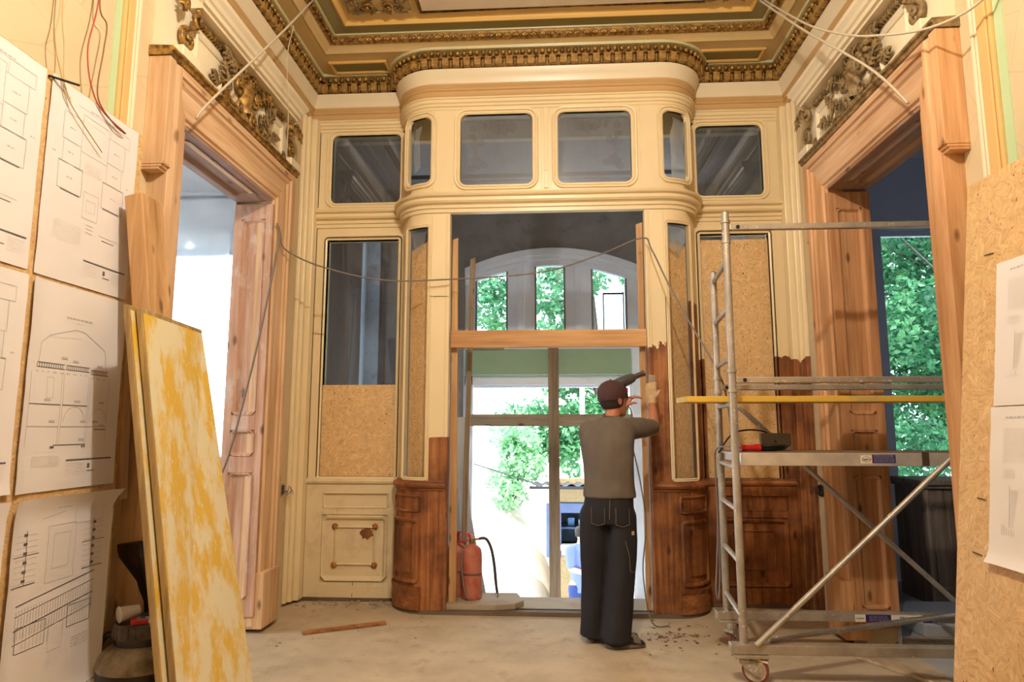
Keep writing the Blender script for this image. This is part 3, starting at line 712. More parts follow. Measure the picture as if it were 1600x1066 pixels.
# ------------------------------------------------------------------ entrance screen closing the end of the room
scr = thing('entrance_screen', 'tall cream painted timber entrance screen with bow-fronted doorway, glazed top lights and half-stripped panels', 'partition')
Mfr = lambda s, n, z: (s, B - n, z)
Mbk = lambda s, n, z: (s, D - n, z)
XT = HW - RB                                              # tangency of the curved corners
def curve(sd):
    def M(s, n, z):
        t = s / RB; return (CX + sd * (XT + (RB + n) * math.sin(t)), B + RB - (RB + n) * math.cos(t), z)
    return M
McL, McR = curve(-1), curve(1)
SL = RB * PI / 2
M_postL = stripped('left_post_half_stripped', 1.38, 0.012)
M_postR = stripped('right_post_half_stripped', 2.10, 0.16, nsc=4.0)
M_stileR = stripped('right_stile_half_stripped', 2.05, 0.05)
M_curveR = stripped('right_curve_half_stripped', 2.5, 0.06)
M_right_rail = stripped('right_rail_half_stripped', 1.98, 0.10)
FB, FN = -0.09, 0.0                                       # back and front of the frame
# posts of the doorway
for x0, x1, m in ((CX - XT, -0.845, M_postL), (0.785, CX + XT, M_postR)):
    q = MB(Mfr); q.box(x0, x1, FB, FN, 0.03, 3.27)
    xi = x1 if x0 < 0 else x0; k = -1 if x0 < 0 else 1
    q.box(min(xi, xi + k * .018), max(xi, xi + k * .018), 0.0, 0.010, 0.03, 3.25)
    q.box(min(xi + k * .030, xi + k * .036), max(xi + k * .030, xi + k * .036), 0.0, 0.006, 0.03, 3.25)
    q.build('post', m, scr, bevel=0.004)
# moulded transom, frieze and crown that follow the bow
prof = [(-0.05, 3.27), (0.012, 3.27), (0.014, 3.30), (0.028, 3.305), (0.03, 3.325), (0.02, 3.335), (0.05, 3.345), (0.062, 3.36), (0.062, 3.372), (0.045, 3.378), (0.045, 3.392), (0.07, 3.40), (0.078, 3.412), (0.07, 3.424), (0.04, 3.43), (0.03, 3.445), (0.012, 3.45), (0.012, 3.462), (-0.05, 3.462)]
MB().sweep(screen_path, prof).build('transom_moulding', M_cream, scr, smooth=30)
prof = [(-0.05, 4.19), (0.004, 4.19), (0.010, 4.20), (0.010, 4.215), (0.022, 4.222), (0.022, 4.24), (0.035, 4.25), (0.035, 4.275), (0.045, 4.28), (0.045, 4.292), (-0.05, 4.292)]
MB().sweep(screen_path, prof).build('crown_moulding', M_cream, scr, smooth=30)
# top lights of the flat front
GP = [(0.0, -0.03), (0.0, 0.004), (0.010, 0.012), (0.018, 0.012), (0.022, 0.004), (0.030, 0.002), (0.034, 0.016), (0.046, 0.018), (0.052, 0.0), (0.052, -0.03)]
def light(M, X0, X1, Z0, Z1, hole, r, mat, pane=M_glass, ns=1, ringmat=None, prof=GP, nm='light_frame', pd=-0.03, fb=None):
    q = MB(M); plate(q, X0, X1, Z0, Z1, hole, r, FN, FB if fb is None else fb, ns, 5); f = q.build(nm, mat, scr, smooth=30)
    q = MB(M); ring(q, *hole, r, prof, ns, 5); q.build('light_moulding', ringmat or mat, scr, smooth=30)
    if pane:
        q = MB(M); x0, x1, z0, z1 = hole; q.box(x0 - .01, x1 + .01, pd - .003, pd + .001, z0 - .01, z1 + .01, ns); return q.build('pane', pane, scr)
paneL = light(Mfr, -0.83, -0.070, 3.46, 4.20, (-0.766, -0.146, 3.514, 4.147), 0.055, M_cream, M_glass_etched)
paneR = light(Mfr, 0.010, 0.770, 3.46, 4.20, (0.072, 0.692, 3.514, 4.147), 0.055, M_cream, M_glass_etched)
q = MB(Mfr); q.box(-0.070, 0.010, FB, FN, 3.46, 4.20); q.box(-0.048, -0.012, 0.0, 0.012, 3.47, 4.19); q.box(-0.038, -0.022, 0.012, 0.02, 3.62, 4.05); q.build('stile', M_cream, scr, bevel=0.003)
for x0, x1 in ((CX - XT, -0.83), (0.770, CX + XT)):
    MB(Mfr).box(x0, x1, FB, FN + 0.003, 3.46, 4.20).build('stile', M_cream, scr, bevel=0.003)
# frosted flower sprays on the two panes
def spray(pane, cx, k):
    q = MB(Mfr)
    def blob(x, z, r, n=9, sq=1.0):
        i = q.pts([(x + r * math.cos(2 * PI * j / n) * (1 + .18 * math.cos(5 * 2 * PI * j / n)), -0.026, z + sq * r * math.sin(2 * PI * j / n) * (1 + .18 * math.cos(5 * 2 * PI * j / n))) for j in range(n)]); q.f.append(tuple(i))
    for x, z, r in ((0.06, 4.02, .055), (.13, 4.03, .045), (.0, 4.02, .04), (-.19, 3.88, .045), (-.13, 3.90, .035), (-.17, 3.72, .055), (-.21, 3.67, .035), (-.10, 3.70, .03), (-.2, 4.03, .035), (-.22, 3.96, .025)): blob(cx + k * x, z, r, 15)
    for x, z in ((-.19, 3.95), (-.185, 3.80), (-.05, 4.05), (-.1, 4.05)): blob(cx + k * x, z, .022, 8, 2.0)
    q.box(cx - .29, cx + .29, -.0275, -.026, 4.095, 4.105); q.box(cx - .29, cx + .29, -.0275, -.026, 3.555, 3.562)
    q.build('etched_flowers', M_etch, pane)
spray(paneL, -0.456, 1); spray(paneR, 0.382, -1)
# curved corners: upper openings without glass, lower openings, curved dado panels
for M, sd, mlow in ((McL, -1, M_cream), (McR, 1, M_curveR)):
    light(M, 0.0, SL, 3.46, 4.20, (0.022, 0.275, 3.545, 4.135), 0.05, M_cream, None, 6, fb=-.022, prof=[(o, max(n_, -.022)) for o, n_ in GP])
    light(M, 0.0, SL, 1.03, 3.27, (0.035, 0.25, 1.06, 3.15), 0.006, mlow, None, 6, M_cream, fb=-.03, prof=[(0, -.03), (0, .0), (.010, .006), (.016, .0), (.024, .006), (.030, .0), (.030, -.03)])
    q = MB(M); q.box(0.0, SL, FB, 0.0, 0.03, 0.965, 6); q.build('curved_dado', M_orange_v, scr, smooth=30)
    DP = [(0.0, -0.004), (0.0, 0.004), (0.010, 0.016), (0.024, 0.018), (0.034, 0.004), (0.034, -0.004)]
    q = MB(M); ring(q, 0.08, 0.40, 0.80, 0.90, 0.004, [(o * .6, n * .7) for o, n in DP], 5); q.build('dado_moulding', M_orange_x, scr, smooth=30)
    q = MB(M); ring(q, 0.10, 0.36, 0.26, 0.70, 0.004, DP, 5)
    q.box(0.14, 0.32, -0.004, 0.012, 0.31, 0.66, 5); q.build('dado_moulding', M_orange_v, scr, smooth=30)
    q = MB(M); q.box(0.05, SL, -0.0, 0.02, 0.03, 0.185, 6); q.box(0.05, SL, -0.0, 0.028, 0.185, 0.205, 6); q.build('curved_plinth', M_orange_x, scr, smooth=30)
    # short straight return to the wall line
    xr = CX + sd * HW
    for z0, z1, m in ((0.03, 0.965, M_orange_v), (1.03, 3.27, mlow), (3.46, 4.20, M_cream)):
        q = MB(); q.box(min(xr, xr - sd * .03), max(xr, xr - sd * .03), B + RB, D + .09, z0, z1)
        q.build('return_stile', m, scr)
# sill rail in four lengths
def seg(kind):
    def f(off):
        P = bay_path(off)
        if kind == 'wl': return [(WL + .10, D - off), (CX - HW - off, D - off)]
        if kind == 'bl': return [(P[0][0], D - off)] + P[1:11] + [(-0.86, B - off)]
        if kind == 'br': return [(0.80, B - off)] + P[11:21] + [(P[-1][0], D - off)]
        return [(CX + HW + off, D - off), (WR - .0, D - off)]
    return f
SPF = [(-0.06, 0.955), (0.008, 0.955), (0.012, 0.972), (0.028, 0.982), (0.034, 1.0), (0.028, 1.016), (0.008, 1.022), (0.0, 1.034), (-0.06, 1.034)]
for k, m in (('wl', M_cream_dirty), ('bl', M_orange_x), ('br', M_orange_x), ('wr', M_orange_x)):
    MB().sweep(seg(k), SPF).build('sill_rail', m, scr, smooth=30)
# wall-side bays: top light, side light, dado
for x0, x1, hx0, hx1, cream in ((WL + 0.10, CX - HW, -2.015, -1.372, True), (CX + HW, WR, 1.315, 1.895, False)):
    light(Mbk, x0, x1, 3.46, 4.20, (hx0, hx1, 3.506, 4.18 - .02), 0.05, M_cream, M_glass_dusty)
    sx0, sx1 = (-2.03, -1.372) if cream else (1.318, 1.912)
    SP = [(0, -.05), (0, .008), (.014, .014), (.022, .0), (.030, .0), (.036, .010), (.05, .010), (.05, -.05)]
    if cream: light(Mbk, x0, x1, 1.03, 3.27, (sx0, sx1, 1.035, 3.155), 0.006, M_cream, M_glass, prof=SP, nm='side_light_frame')
    else: light(Mbk, x0, x1, 1.03, 3.27, (sx0, sx1, 1.035, 3.155), 0.006, M_stileR, None, prof=SP, nm='side_light_frame')
    md = M_cream_dirty if cream else M_orange_v
    q = MB(Mbk); q.box(x0, x1, -0.05, -0.004, 0.03, 0.965)
    a0, a1 = (-1.985, -1.405) if cream else (1.37, 1.955)
    q.box(x0, a0, -0.004, 0.014, 0.03, 0.965); q.box(a1, x1, -0.004, 0.014, 0.03, 0.965)
    for z0, z1 in ((0.03, 0.155), (0.715, 0.775), (0.895, 0.965)): q.box(a0, a1, -0.004, 0.014, z0, z1)
    q.build('dado_panel', md, scr, bevel=0.003)
    q = MB(Mbk); ring(q, a0 + .02, a1 - .02, 0.785, 0.885, 0.001, [(0.02, -.004), (0.02, 0.012), (0.012, 0.02), (0.004, 0.004), (0, -.004)], na=1)
    q.build('dado_moulding', md, scr, smooth=30)
    q = MB(Mbk); ring(q, a0 + .045, a1 - .045, 0.205, 0.665, 0.001, [(0.045, -.004), (0.045, 0.012), (0.035, 0.026), (0.022, 0.022), (0.008, 0.006), (0, -.004)], na=1)
    q.build('dado_moulding', md, scr, smooth=30)
    # raised centre field with a cut-cornered bead and four turned roundels
    c0, c1, z0, z1 = (a0 + .115, a1 - .115, 0.295, 0.615)
    q = MB(Mbk); ring(q, c0 + .012, c1 - .012, z0 + .012, z1 - .012, 0.001, [(0.012, -.004), (0.012, 0.008), (0.006, 0.014), (0, 0.006), (0, -.004)], na=1); q.build('panel_bead', md, scr, smooth=30)
    if cream:
        for kx in (c0, c1):
            for kz in (z0, z1):
                MB(lambda s, n, z, kx=kx, kz=kz: (kx + s, D + 0.0 - z, kz + n)).lathe([(0.027, 0.0), (0.027, 0.008), (0.020, 0.010), (0.018, 0.018), (0.010, 0.024), (0.001, 0.025)], n=14).build('roundel', wood('roundel_wood', 2, *ORANGE) if kx == c0 and kz == z0 else bpy.data.materials['roundel_wood'], scr, smooth=30)
        q = MB(Mbk); rr = random.Random(4)
        i = q.pts([(c1 - .07 + (.055 + rr.uniform(-.016, .016)) * math.cos(2 * PI * k / 17), 0.0, z1 - .055 + (.052 + rr.uniform(-.016, .016)) * math.sin(2 * PI * k / 17)) for k in range(17)]); q.f.append(tuple(i)); q.build('scraped_patch', M_orange_v, scr)
    MB(Mbk).box(a0 - .02, a1 + .02, 0.014, 0.022, 0.03, 0.13).build('plinth_board', md, scr, bevel=0.004)
# dark masonry under the screen and the stepped threshold
base = structure('trim_5')
MB().sweep(bay_path, [(-0.10, -0.0), (0.01, -0.0), (0.0, 0.03), (-0.10, 0.03)]).build('footing', plaster('dark_footing', srgb(112, 92, 70), 0.4), base)
MB().box(WL, CX - HW, D - .02, D + .09, 0.0, 0.03).build('footing', bpy.data.materials['dark_footing'], base)
MB().box(CX + HW, WR, D - .02, D + .09, 0.0, 0.03).build('footing', bpy.data.materials['dark_footing'], base)
MB().box(-0.845, 0.785, 5.44, 5.86, -0.02, 0.03).build('threshold_step', M_stone, base, bevel=0.012)

# hairline cracks running through the old paint
for P in ([(-2.12, D - .002, 3.43), (-2.10, D - .012, 3.425), (-2.02, D - .012, 3.428)], [(-2.13, D - .018, 2.30), (-2.06, D - .018, 2.29), (-2.03, D - .018, 2.285)], [(-.985, B - .004, 2.545), (-.93, B - .004, 2.548), (-.85, B - .010, 2.545)], [(1.96, D - .012, 3.44), (2.03, D - .012, 3.44), (2.05, D - .012, 3.47), (2.11, D - .012, 3.49)], [(-1.70, D - .018, .155), (-1.698, D - .018, .10), (-1.70, D - .024, .04)], [(-1.02, B + .0, 2.55), (-.99, B - .004, 2.55)]):
    MB().tube(smoothpath(P, 4), .0022, 4).build('paint_crack', M_dark, scr)
# boards that close the openings
o = MB(Mbk).box(-2.035, -1.368, -0.028, -0.012, 1.036, 1.835).build('strand_board', M_osb); tag(o, 'short strand board filling the lower half of the glazed side light above the cream panel', 'board')
o = MB(Mbk).box(1.312, 1.918, -0.045, -0.03, 1.036, 3.11).build('strand_board', M_osb); tag(o, 'tall strand board filling the whole side light behind the scaffold posts', 'board')
def chord(label, sd, z0, z1a, z1b):
    a = (CX + sd * 1.20, 5.66); b = (CX + sd * 0.955, 5.50); q = MB()
    q.hexa([(a[0], a[1], z0), (b[0], b[1], z0), (b[0], b[1] + .016, z0), (a[0], a[1] + .016, z0), (a[0], a[1], z1a), (b[0], b[1], z1b), (b[0], b[1] + .016, z1b), (a[0], a[1] + .016, z1a)])
    return tag(q.build('strand_board', M_osb), label, 'board')
chord('narrow strand board with slanted top behind the curved opening over the fire extinguisher side', -1, 0.75, 3.02, 3.10)
chord('narrow strand board behind the curved opening between worker and scaffold', 1, 0.75, 3.02, 3.05)
# crumpled film behind the curved openings
def filmsheet(name, label, P, seed, mat=M_film, amp=0.03, nu=10, nv=14, group=None):
    a, b, c, d = [Vector(p) for p in P]; q = MB(); rows = []; off = Vector((seed * 3.1, seed * 1.7, 0))
    nrm = (b - a).cross(d - a).normalized()
    for i in range(nv + 1):
        v = i / nv; r = []
        for j in range(nu + 1):
            u = j / nu; p = a.lerp(b, u).lerp(d.lerp(c, u), v)
            h = mnoise.noise(p * 5 + off) * amp + mnoise.noise(p * 14 + off) * amp * .4
            r.append(tuple(p + nrm * h))
        rows.append(r)
    q.grid(rows); o = q.build(name, mat, smooth=True); tag(o, label, 'plastic sheet', group); return o
filmsheet('plastic_sheet', 'crumpled clear plastic hanging in the curved top opening above the scaffold', [(1.03, 5.50, 3.50), (1.20, 5.66, 3.50), (1.20, 5.66, 4.14), (1.05, 5.52, 4.14)], 1, film('crumpled_film_thick', 0.5), 0.05)
filmsheet('plastic_sheet', 'torn strip of plastic in the curved top opening farther from the scaffold', [(-1.21, 5.62, 3.72), (-1.15, 5.56, 3.76), (-1.12, 5.54, 4.13), (-1.24, 5.66, 4.13)], 2, film('torn_film', 0.4), 0.04)
filmsheet('plastic_sheet', 'crumpled plastic tucked above the strand board in the lower curved opening by the scaffold', [(0.98, 5.50, 2.98), (1.10, 5.58, 2.90), (1.20, 5.68, 3.18), (0.95, 5.48, 3.18)], 5, film('tucked_film', 0.5), 0.05)
filmsheet('plastic_sheet', 'small torn plastic rag above the strand board in the lower curved opening over the extinguishers', [(-1.19, 5.60, 2.93), (-1.10, 5.54, 3.02), (-1.06, 5.52, 3.16), (-1.22, 5.64, 3.16)], 6, bpy.data.materials['torn_film'], 0.04)

# rough timber nailed in the doorway
q = MB(Mfr); q.box(-0.835, 0.782, -0.075, -0.03, 2.118, 2.262); o = q.build('timber_beam', M_timber_x, bevel=0.004); tag(o, 'new pine beam nailed straight across the doorway above the worker', 'beam')
def strip(label, x0, x1, xt0, xt1, z0, z1, y, mat, th=0.03):
    q = MB(); q.hexa([(x0, y, z0), (x1, y, z0), (x1, y + th, z0), (x0, y + th, z0), (xt0, y, z1), (xt1, y, z1 + .02), (xt1, y + th, z1 + .02), (xt0, y + th, z1)])
    return tag(q.build('timber_strip', mat, bevel=0.003), label, 'timber')
strip('long raw timber strip standing along the door post by the fire extinguishers', -0.838, -0.775, -0.838, -0.792, 0.03, 3.06, B + 0.095, M_timber_v)
strip('long raw timber strip along the stripped door post beside the worker', 0.735, 0.778, 0.728, 0.780, 0.03, 3.17, B + 0.095, M_timber_v)
strip('thin upright batten standing inside the doorway with its top below the arched window', -0.78, -0.74, -0.715, -0.67, 0.03, 2.95, 5.72, M_greywood_v)
q = MB(); q.obox((-0.71, 5.80, 0.03), (-0.80, 5.80, 1.55), 0.10, 0.022, (0, 1, 0)); o = q.build('grey_board', plain('pale_grey_board', srgb(176, 182, 190), 0.6, var=.1)); tag(o, 'pale grey board leaning inside the doorway behind the fire extinguishers', 'board')
q = MB(); q.obox((-0.60, 5.83, 0.03), (-0.83, 5.83, 1.15), 0.07, 0.02, (0, 1, 0)); o = q.build('grey_board', bpy.data.materials['pale_grey_board']); tag(o, 'narrow pale board leaning low beside the fire extinguishers', 'board')

# ------------------------------------------------------------------ vestibule and its facade
M_vest = plaster('dark_vestibule_plaster', srgb(140, 136, 136), 0.3, srgb(104, 98, 96))
M_reveal_blue = plaster('rough_grey_reveal', srgb(200, 204, 212), 0.45, srgb(110, 114, 122))
M_facade = painted('grey_white_joinery', srgb(222, 230, 244), dirt=0.2, dirtcol=srgb(130, 130, 134))
M_greenl = painted('pale_green_lintel', srgb(146, 172, 142), dirt=.4, dirtcol=srgb(108, 122, 100), rough=0.7)
def S(mb, name, mat): o = mb.build(name, mat); o['kind'] = 'structure'; return o
m = MB(); VX = -2.05
m.box(VX - .4, VX, 5.86, 6.92, -.5, 4.4); m.box(VX - .4, VX, 7.66, E1, -.5, 4.4); m.box(VX - .4, VX, 6.92, 7.66, -.5, 0.3); m.box(VX - .4, VX, 6.92, 7.66, 3.75, 4.4)
S(m, 'wall_vestibule_left', plaster('brown_vestibule_plaster', srgb(126, 108, 98), 0.3, srgb(96, 80, 70)))
m = MB(); m.box(VX - .4, VX + .002, 7.645, 7.68, .3, 3.75); S(m, 'wall_vestibule_reveal', M_reveal_blue)
m = MB(); m.box(2.0, 2.4, 5.86, 6.15, -.5, 4.4); m.box(2.0, 2.4, 7.60, E1, -.5, 4.4); m.box(2.0, 2.4, 6.15, 7.60, -.5, 0.0); m.box(2.0, 2.4, 6.15, 7.60, 4.0, 4.4)  # unseen side opening, added and widened to brighten the vestibule
S(m, 'wall_vestibule_right', M_vest)
w2 = structure('window_2')
m = MB()
for y0, y1, z0, z1 in ((6.92, 6.98, .3, 3.75), (7.585, 7.645, .3, 3.75), (6.92, 7.66, .3, .37), (6.92, 7.66, 3.68, 3.75), (7.24, 7.28, .3, 3.75)): m.box(VX - .22, VX - .16, y0, y1, z0, z1)
m.build('window_frame', plain('white_window_frame', srgb(210, 214, 220), .5), w2); MB().box(VX - .195, VX - .19, 6.95, 7.65, .35, 3.7).build('pane', M_glass, w2)
vc = MB(); vc.box(WL, WR, 5.90, E1, 4.36, 4.5)
S(vc, 'ceiling_vestibule', plaster('grey_vestibule_ceiling', srgb(176, 176, 182), .15, srgb(130, 126, 126)))
vt = structure('trim_6')
for x0, x1, y0, y1 in ((-1.7, -0.1, 6.05, 7.3), (0.1, 1.7, 6.05, 7.3)):
    q = MB(); rows = []
    for o_, z in ((0, 4.36), (0, 4.33), (.03, 4.32), (.05, 4.36)): rows.append([(x0 + o_, y0 + o_, z), (x1 - o_, y0 + o_, z), (x1 - o_, y1 - o_, z), (x0 + o_, y1 - o_, z)])
    q.grid(rows, closed_u=True); q.build('ceiling_moulding', plain('dark_moulding', srgb(90, 86, 86), .7), vt)
S(MB().box(WL - .3, -1.02, E0, E1, -.5, 4.4), 'wall_far', M_vest); S(MB().box(1.06, WR + .3, E0, E1, -.5, 4.4), 'wall_far', M_vest)
# over the arch
m = MB(); n = 16; arch = lambda x: 3.32 + 0.235 * (1 - ((x - 0.02) / 1.04) ** 2)
xs = [-1.02 + 2.08 * k / n for k in range(n + 1)]
for a, b in zip(xs, xs[1:]): m.hexa([(a, E0, arch(a)), (b, E0, arch(b)), (b, E1, arch(b)), (a, E1, arch(a)), (a, E0, 4.4), (b, E0, 4.4), (b, E1, 4.4), (a, E1, 4.4)])
S(m, 'wall_far_arch', M_vest)
w1 = structure('window_1')
def archband(d0, d1, y0, y1, x0=-1.02, x1=1.06):
    m = MB(); xs = [x0 + (x1 - x0) * k / n for k in range(n + 1)]
    for a, b in zip(xs, xs[1:]): m.hexa([(a, y0, arch(a) - d1), (b, y0, arch(b) - d1), (b, y1, arch(b) - d1), (a, y1, arch(a) - d1), (a, y0, arch(a) - d0), (b, y0, arch(b) - d0), (b, y1, arch(b) - d0), (a, y1, arch(a) - d0)])
    return m
archband(-.03, .05, E0 - .05, E0 + .02).build('arch_casing', M_facade, w1); archband(.05, .10, E0 - .03, E0 + .08).build('arch_casing', M_facade, w1)
archband(.10, .17, E0, E0 + .1).build('arch_head', M_facade, w1)
lights = ((-0.90, -0.51), (-0.19, 0.175), (0.48, 0.90))
solid = ((-1.02, -0.90), (-0.51, -0.19), (0.175, 0.48), (0.90, 1.06))
for a, b in solid:
    q = MB(); zt = min(arch(a), arch(b)) - .08
    q.box(a, b, E0 + .01, E0 + .11, 2.36, zt)
    if 0.25 < b - a: q.box((a + b) / 2 - .045, (a + b) / 2 + .045, E0 - .03, E0 + .01, 2.40, zt - .02); q.box((a + b) / 2 - .03, (a + b) / 2 + .03, E0 - .045, E0 - .03, 2.46, 2.86)
    q.build('mullion', M_facade, w1, bevel=.006)
for a, b in lights:
    q = MB(); za = arch(a) - .17; zb = arch(b) - .17
    q.box(a, a + .022, E0 + .03, E0 + .08, 2.50, za); q.box(b - .022, b, E0 + .03, E0 + .08, 2.50, zb); q.box(a, b, E0 + .03, E0 + .08, 2.44, 2.51)
    q.build('glazing_frame', plain('dark_glazing_edge', srgb(120, 122, 128), .5), w1)
    MB().box(a, b, E0 + .055, E0 + .06, 2.5, max(za, zb) + .05).build('pane', M_glass, w1)
q = MB()
for a, b, z0, z1 in ((.64, .655, 2.45, 3.10), (.885, .90, 2.45, 3.12), (.64, .9, 3.09, 3.11)): q.box(a, b, E0 + .32, E0 + .36, z0, z1)
q.build('open_casement', M_dark, w1)
MB().box(-1.02, 1.06, E0, E0 + .12, 2.30, 2.46).build('window_sill', M_facade, w1)
q = MB(); q.box(-1.0, 0.92, E0 - .10, E0 + .12, 2.065, 2.365); q.build('lintel', M_greenl, w1, bevel=.01)
q = MB(); q.box(-1.02, 1.06, E0 - .02, E0 + .1, 1.955, 2.065); q.box(-1.02, 1.06, E0 + .02, E0 + .08, 1.925, 1.955); q.build('door_head', M_facade, w1, bevel=.004)
for a, b in ((-1.03, -0.915), (0.90, 1.07)):
    q = MB(); q.box(a, b, E0 - .02, E0 + .12, -.5, 2.37); q.build('door_jamb', M_facade, w1, bevel=.006)
    q = MB(); q.box(a + .03, b - .03, E0 - .035, E0 - .02, -.5, 2.3); q.build('jamb_fillet', M_facade, w1, bevel=.004)
o = MB().box(-0.037, 0.085, 7.40, 7.47, -.48, 2.355).build('timber_post', M_greywood_v, bevel=.004); tag(o, 'weathered upright timber standing mid-doorway in front of the outdoor view', 'timber')
o = MB().box(-0.935, 0.905, 7.48, 7.53, 1.478, 1.612).build('timber_rail', M_greywood_x, bevel=.004); tag(o, 'weathered timber rail fixed across the far outer doorway', 'timber')
# splashes of plaster on the far jamb become part of its paint; loose lump on the lintel
o = MB().box(-0.98, -0.55, E0 - .12, E0 - .02, 2.365, 2.40).build('rubble_strip', M_stone); o['kind'] = 'structure'

# ------------------------------------------------------------------ the two side rooms
M_lroom = plaster('white_side_room_plaster', srgb(206, 206, 208), 0.12); M_rroom = plaster('bluish_grey_plaster', srgb(184, 186, 200), 0.08)
def facade(nm, x0, x1, wx0, wx1, wz0, wz1, zt, mat):
    m = MB(); m.box(x0, wx0, F0, F1, -.3, zt); m.box(wx1, x1, F0, F1, -.3, zt); m.box(wx0, wx1, F0, F1, -.3, wz0); m.box(wx0, wx1, F0, F1, wz1, zt); return S(m, nm, mat)
facade('wall_left_room_far', -6.5, WL - TH, -5.6, -3.42, 1.10, 3.45, 4.3, M_lroom)
facade('wall_right_room_far', WR + TH, 6.5, 3.39, 5.6, 0.89, 3.54, 4.3, M_rroom)  # windows of both rooms widened out of view for more daylight
for nm_, xa, xb, mm_ in (('wall_left_room_side', -6.65, -6.5, M_lroom), ('wall_right_room_side', 6.5, 6.65, M_rroom)):
    m = MB(); ya_, yb_, za_, zb_ = (2.3, 4.6, .7, 3.4) if xa < 0 else (4.6, 5.2, 1.4, 2.3)  # unseen openings added in the end walls to let daylight in
    m.box(xa, xb, 1.0, ya_, -.3, 4.3); m.box(xa, xb, yb_, F1, -.3, 4.3); m.box(xa, xb, ya_, yb_, -.3, za_); m.box(xa, xb, ya_, yb_, zb_, 4.3); S(m, nm_, mm_)
S(MB().box(-6.5, WL - TH, 1.0, 1.15, -.3, 4.3), 'wall_left_room_near', M_lroom); S(MB().box(WR + TH, 6.5, 1.0, 1.15, -.3, 4.3), 'wall_right_room_near', M_rroom)
S(MB().box(-6.65, WL - TH, 1.0, F1, 3.99, 4.3), 'ceiling_left_room', M_lroom); S(MB().box(WR + TH, 6.65, 1.0, F1, 4.25, 4.4), 'ceiling_right_room', M_rroom)
S(MB().box(WL - TH - .005, WL - TH, OY1, F0, 0, 4.1), 'wall_left_room_lining', M_lroom)
S(MB().box(WR + TH, WR + TH + .005, OY1, F0, 0, 4.1), 'wall_right_room_lining', M_rroom)
S(MB().box(-6.65, 6.65, YR - .15, F1, 4.86, 5.0), 'roof', M_dark); S(MB().box(WL - .6, WR + .6, F1, E1 + .1, 4.5, 4.62), 'sun_block_vestibule', M_dark)  # unseen slabs added to keep sun and sky light from leaking in
MB().box(-6.0, WL - TH, F0 - .03, F0, 3.965, 3.99).build('dark_gap_strip', M_dark)['kind'] = 'structure'  # dark strip set in for the black gap line under the ceiling
w3 = structure('window_3'); w4 = structure('window_4')
for w, x0, x1, z0, z1 in ((w3, 3.39, 5.6, .89, 3.54), (w4, -5.6, -3.42, 1.10, 3.45)):
    q = MB(); t = .05
    yy = F1 - .08
    for a, b, c, d in ((x0, x0 + t, z0, z1), (x1 - t, x1, z0, z1), (x0, x1, z0, z0 + t), (x0, x1, z1 - t, z1)): q.box(a, b, yy, yy + .06, c, d)
    q.build('window_frame', plain('bluish_white_frame', srgb(190, 196, 208), .5), w)
    MB().box(x0, x1, yy + .02, yy + .025, z0, z1).build('pane', M_glass, w)
    MB().box(x0 - .03, x1 + .03, F0 - .04, F1 - .08, z0 - .03, z0).build('window_sill', bpy.data.materials['bluish_white_frame'], w)
filmsheet('plastic_sheet', 'large clear plastic sheet hung from the ceiling line over the bright side room window', [(-5.2, F0 - .24, 1.0), (-3.38, F0 - .24, 1.0), (-3.36, F0 - .20, 3.96), (-5.2, F0 - .20, 3.96)], 3, film('window_film', 0.42, (0.9, 0.92, 0.96, 1)), 0.09, 16, 30)
# ------------------------------------------------------------------ outdoors
GZ = -1.7
S(MB().box(-40, 40, E1, 60, GZ - .2, GZ), 'ground', plaster('pale_dusty_ground', srgb(226, 220, 208), 0.12))
# rubble bank that rises outside the doorway
q = MB(); rows = []
for i in range(25):
    v = i / 24; r = []
    for j in range(25):
        u = j / 24; x = -7.0 + 7.15 * u; y = 9.3 + 6.5 * v
        z = GZ - .05 + 2.75 * min(1, v * 1.25) * (1 - max(0, (u - .80) / .20) ** 2 * .9)
        p = Vector((x, y, z)); z += 0.10 * mnoise.noise(p * 1.3) + 0.05 * mnoise.noise(p * 4.0)
        r.append((x, y, z if 0 < j < 24 else GZ - .1))
    rows.append(r)
q.grid(rows); o = q.build('rubble_bank', plaster('sunlit_rubble', srgb(222, 216, 206), .22, srgb(176, 178, 186)), smooth=40); tag(o, 'pale sunlit bank of rubble rising outside the doorway', 'rubble bank')

def leaf_mat(name, a, b, c):
    m, n, l, bs = new_mat(name)
    t = N(n, 'ShaderNodeTexNoise', Scale=1.8, Detail=6.0, Roughness=0.75); l.new(coords(n, l), t.inputs['Vector'])
    col = ramp(n, l, t.outputs['Fac'], [(0.35, a), (0.5, b), (0.68, c)])
    out = n['Material Output']; n.remove(bs)
    d = n.new('ShaderNodeBsdfPrincipled'); d.inputs['Roughness'].default_value = .36; l.new(col, d.inputs['Base Color'])
    tr = n.new('ShaderNodeBsdfTranslucent'); l.new(col, tr.inputs['Color'])
    ms = n.new('ShaderNodeMixShader'); ms.inputs[0].default_value = .4; l.new(d.outputs[0], ms.inputs[1]); l.new(tr.outputs[0], ms.inputs[2]); l.new(ms.outputs[0], out.inputs['Surface'])
    return m
M_leaf = leaf_mat('green_leaves', srgb(16, 52, 28), srgb(50, 112, 66), srgb(124, 178, 112))  # lightest green raised to paint in highlights on the leaves
M_leaf_pale = leaf_mat('sunlit_leaves', srgb(40, 96, 56), srgb(76, 136, 88), srgb(130, 176, 124))  # paler greens put the strong outdoor light into the leaf colour
M_bark = wood('bark', 2, srgb(50, 40, 32), srgb(84, 70, 56), srgb(112, 96, 80), knots=False)
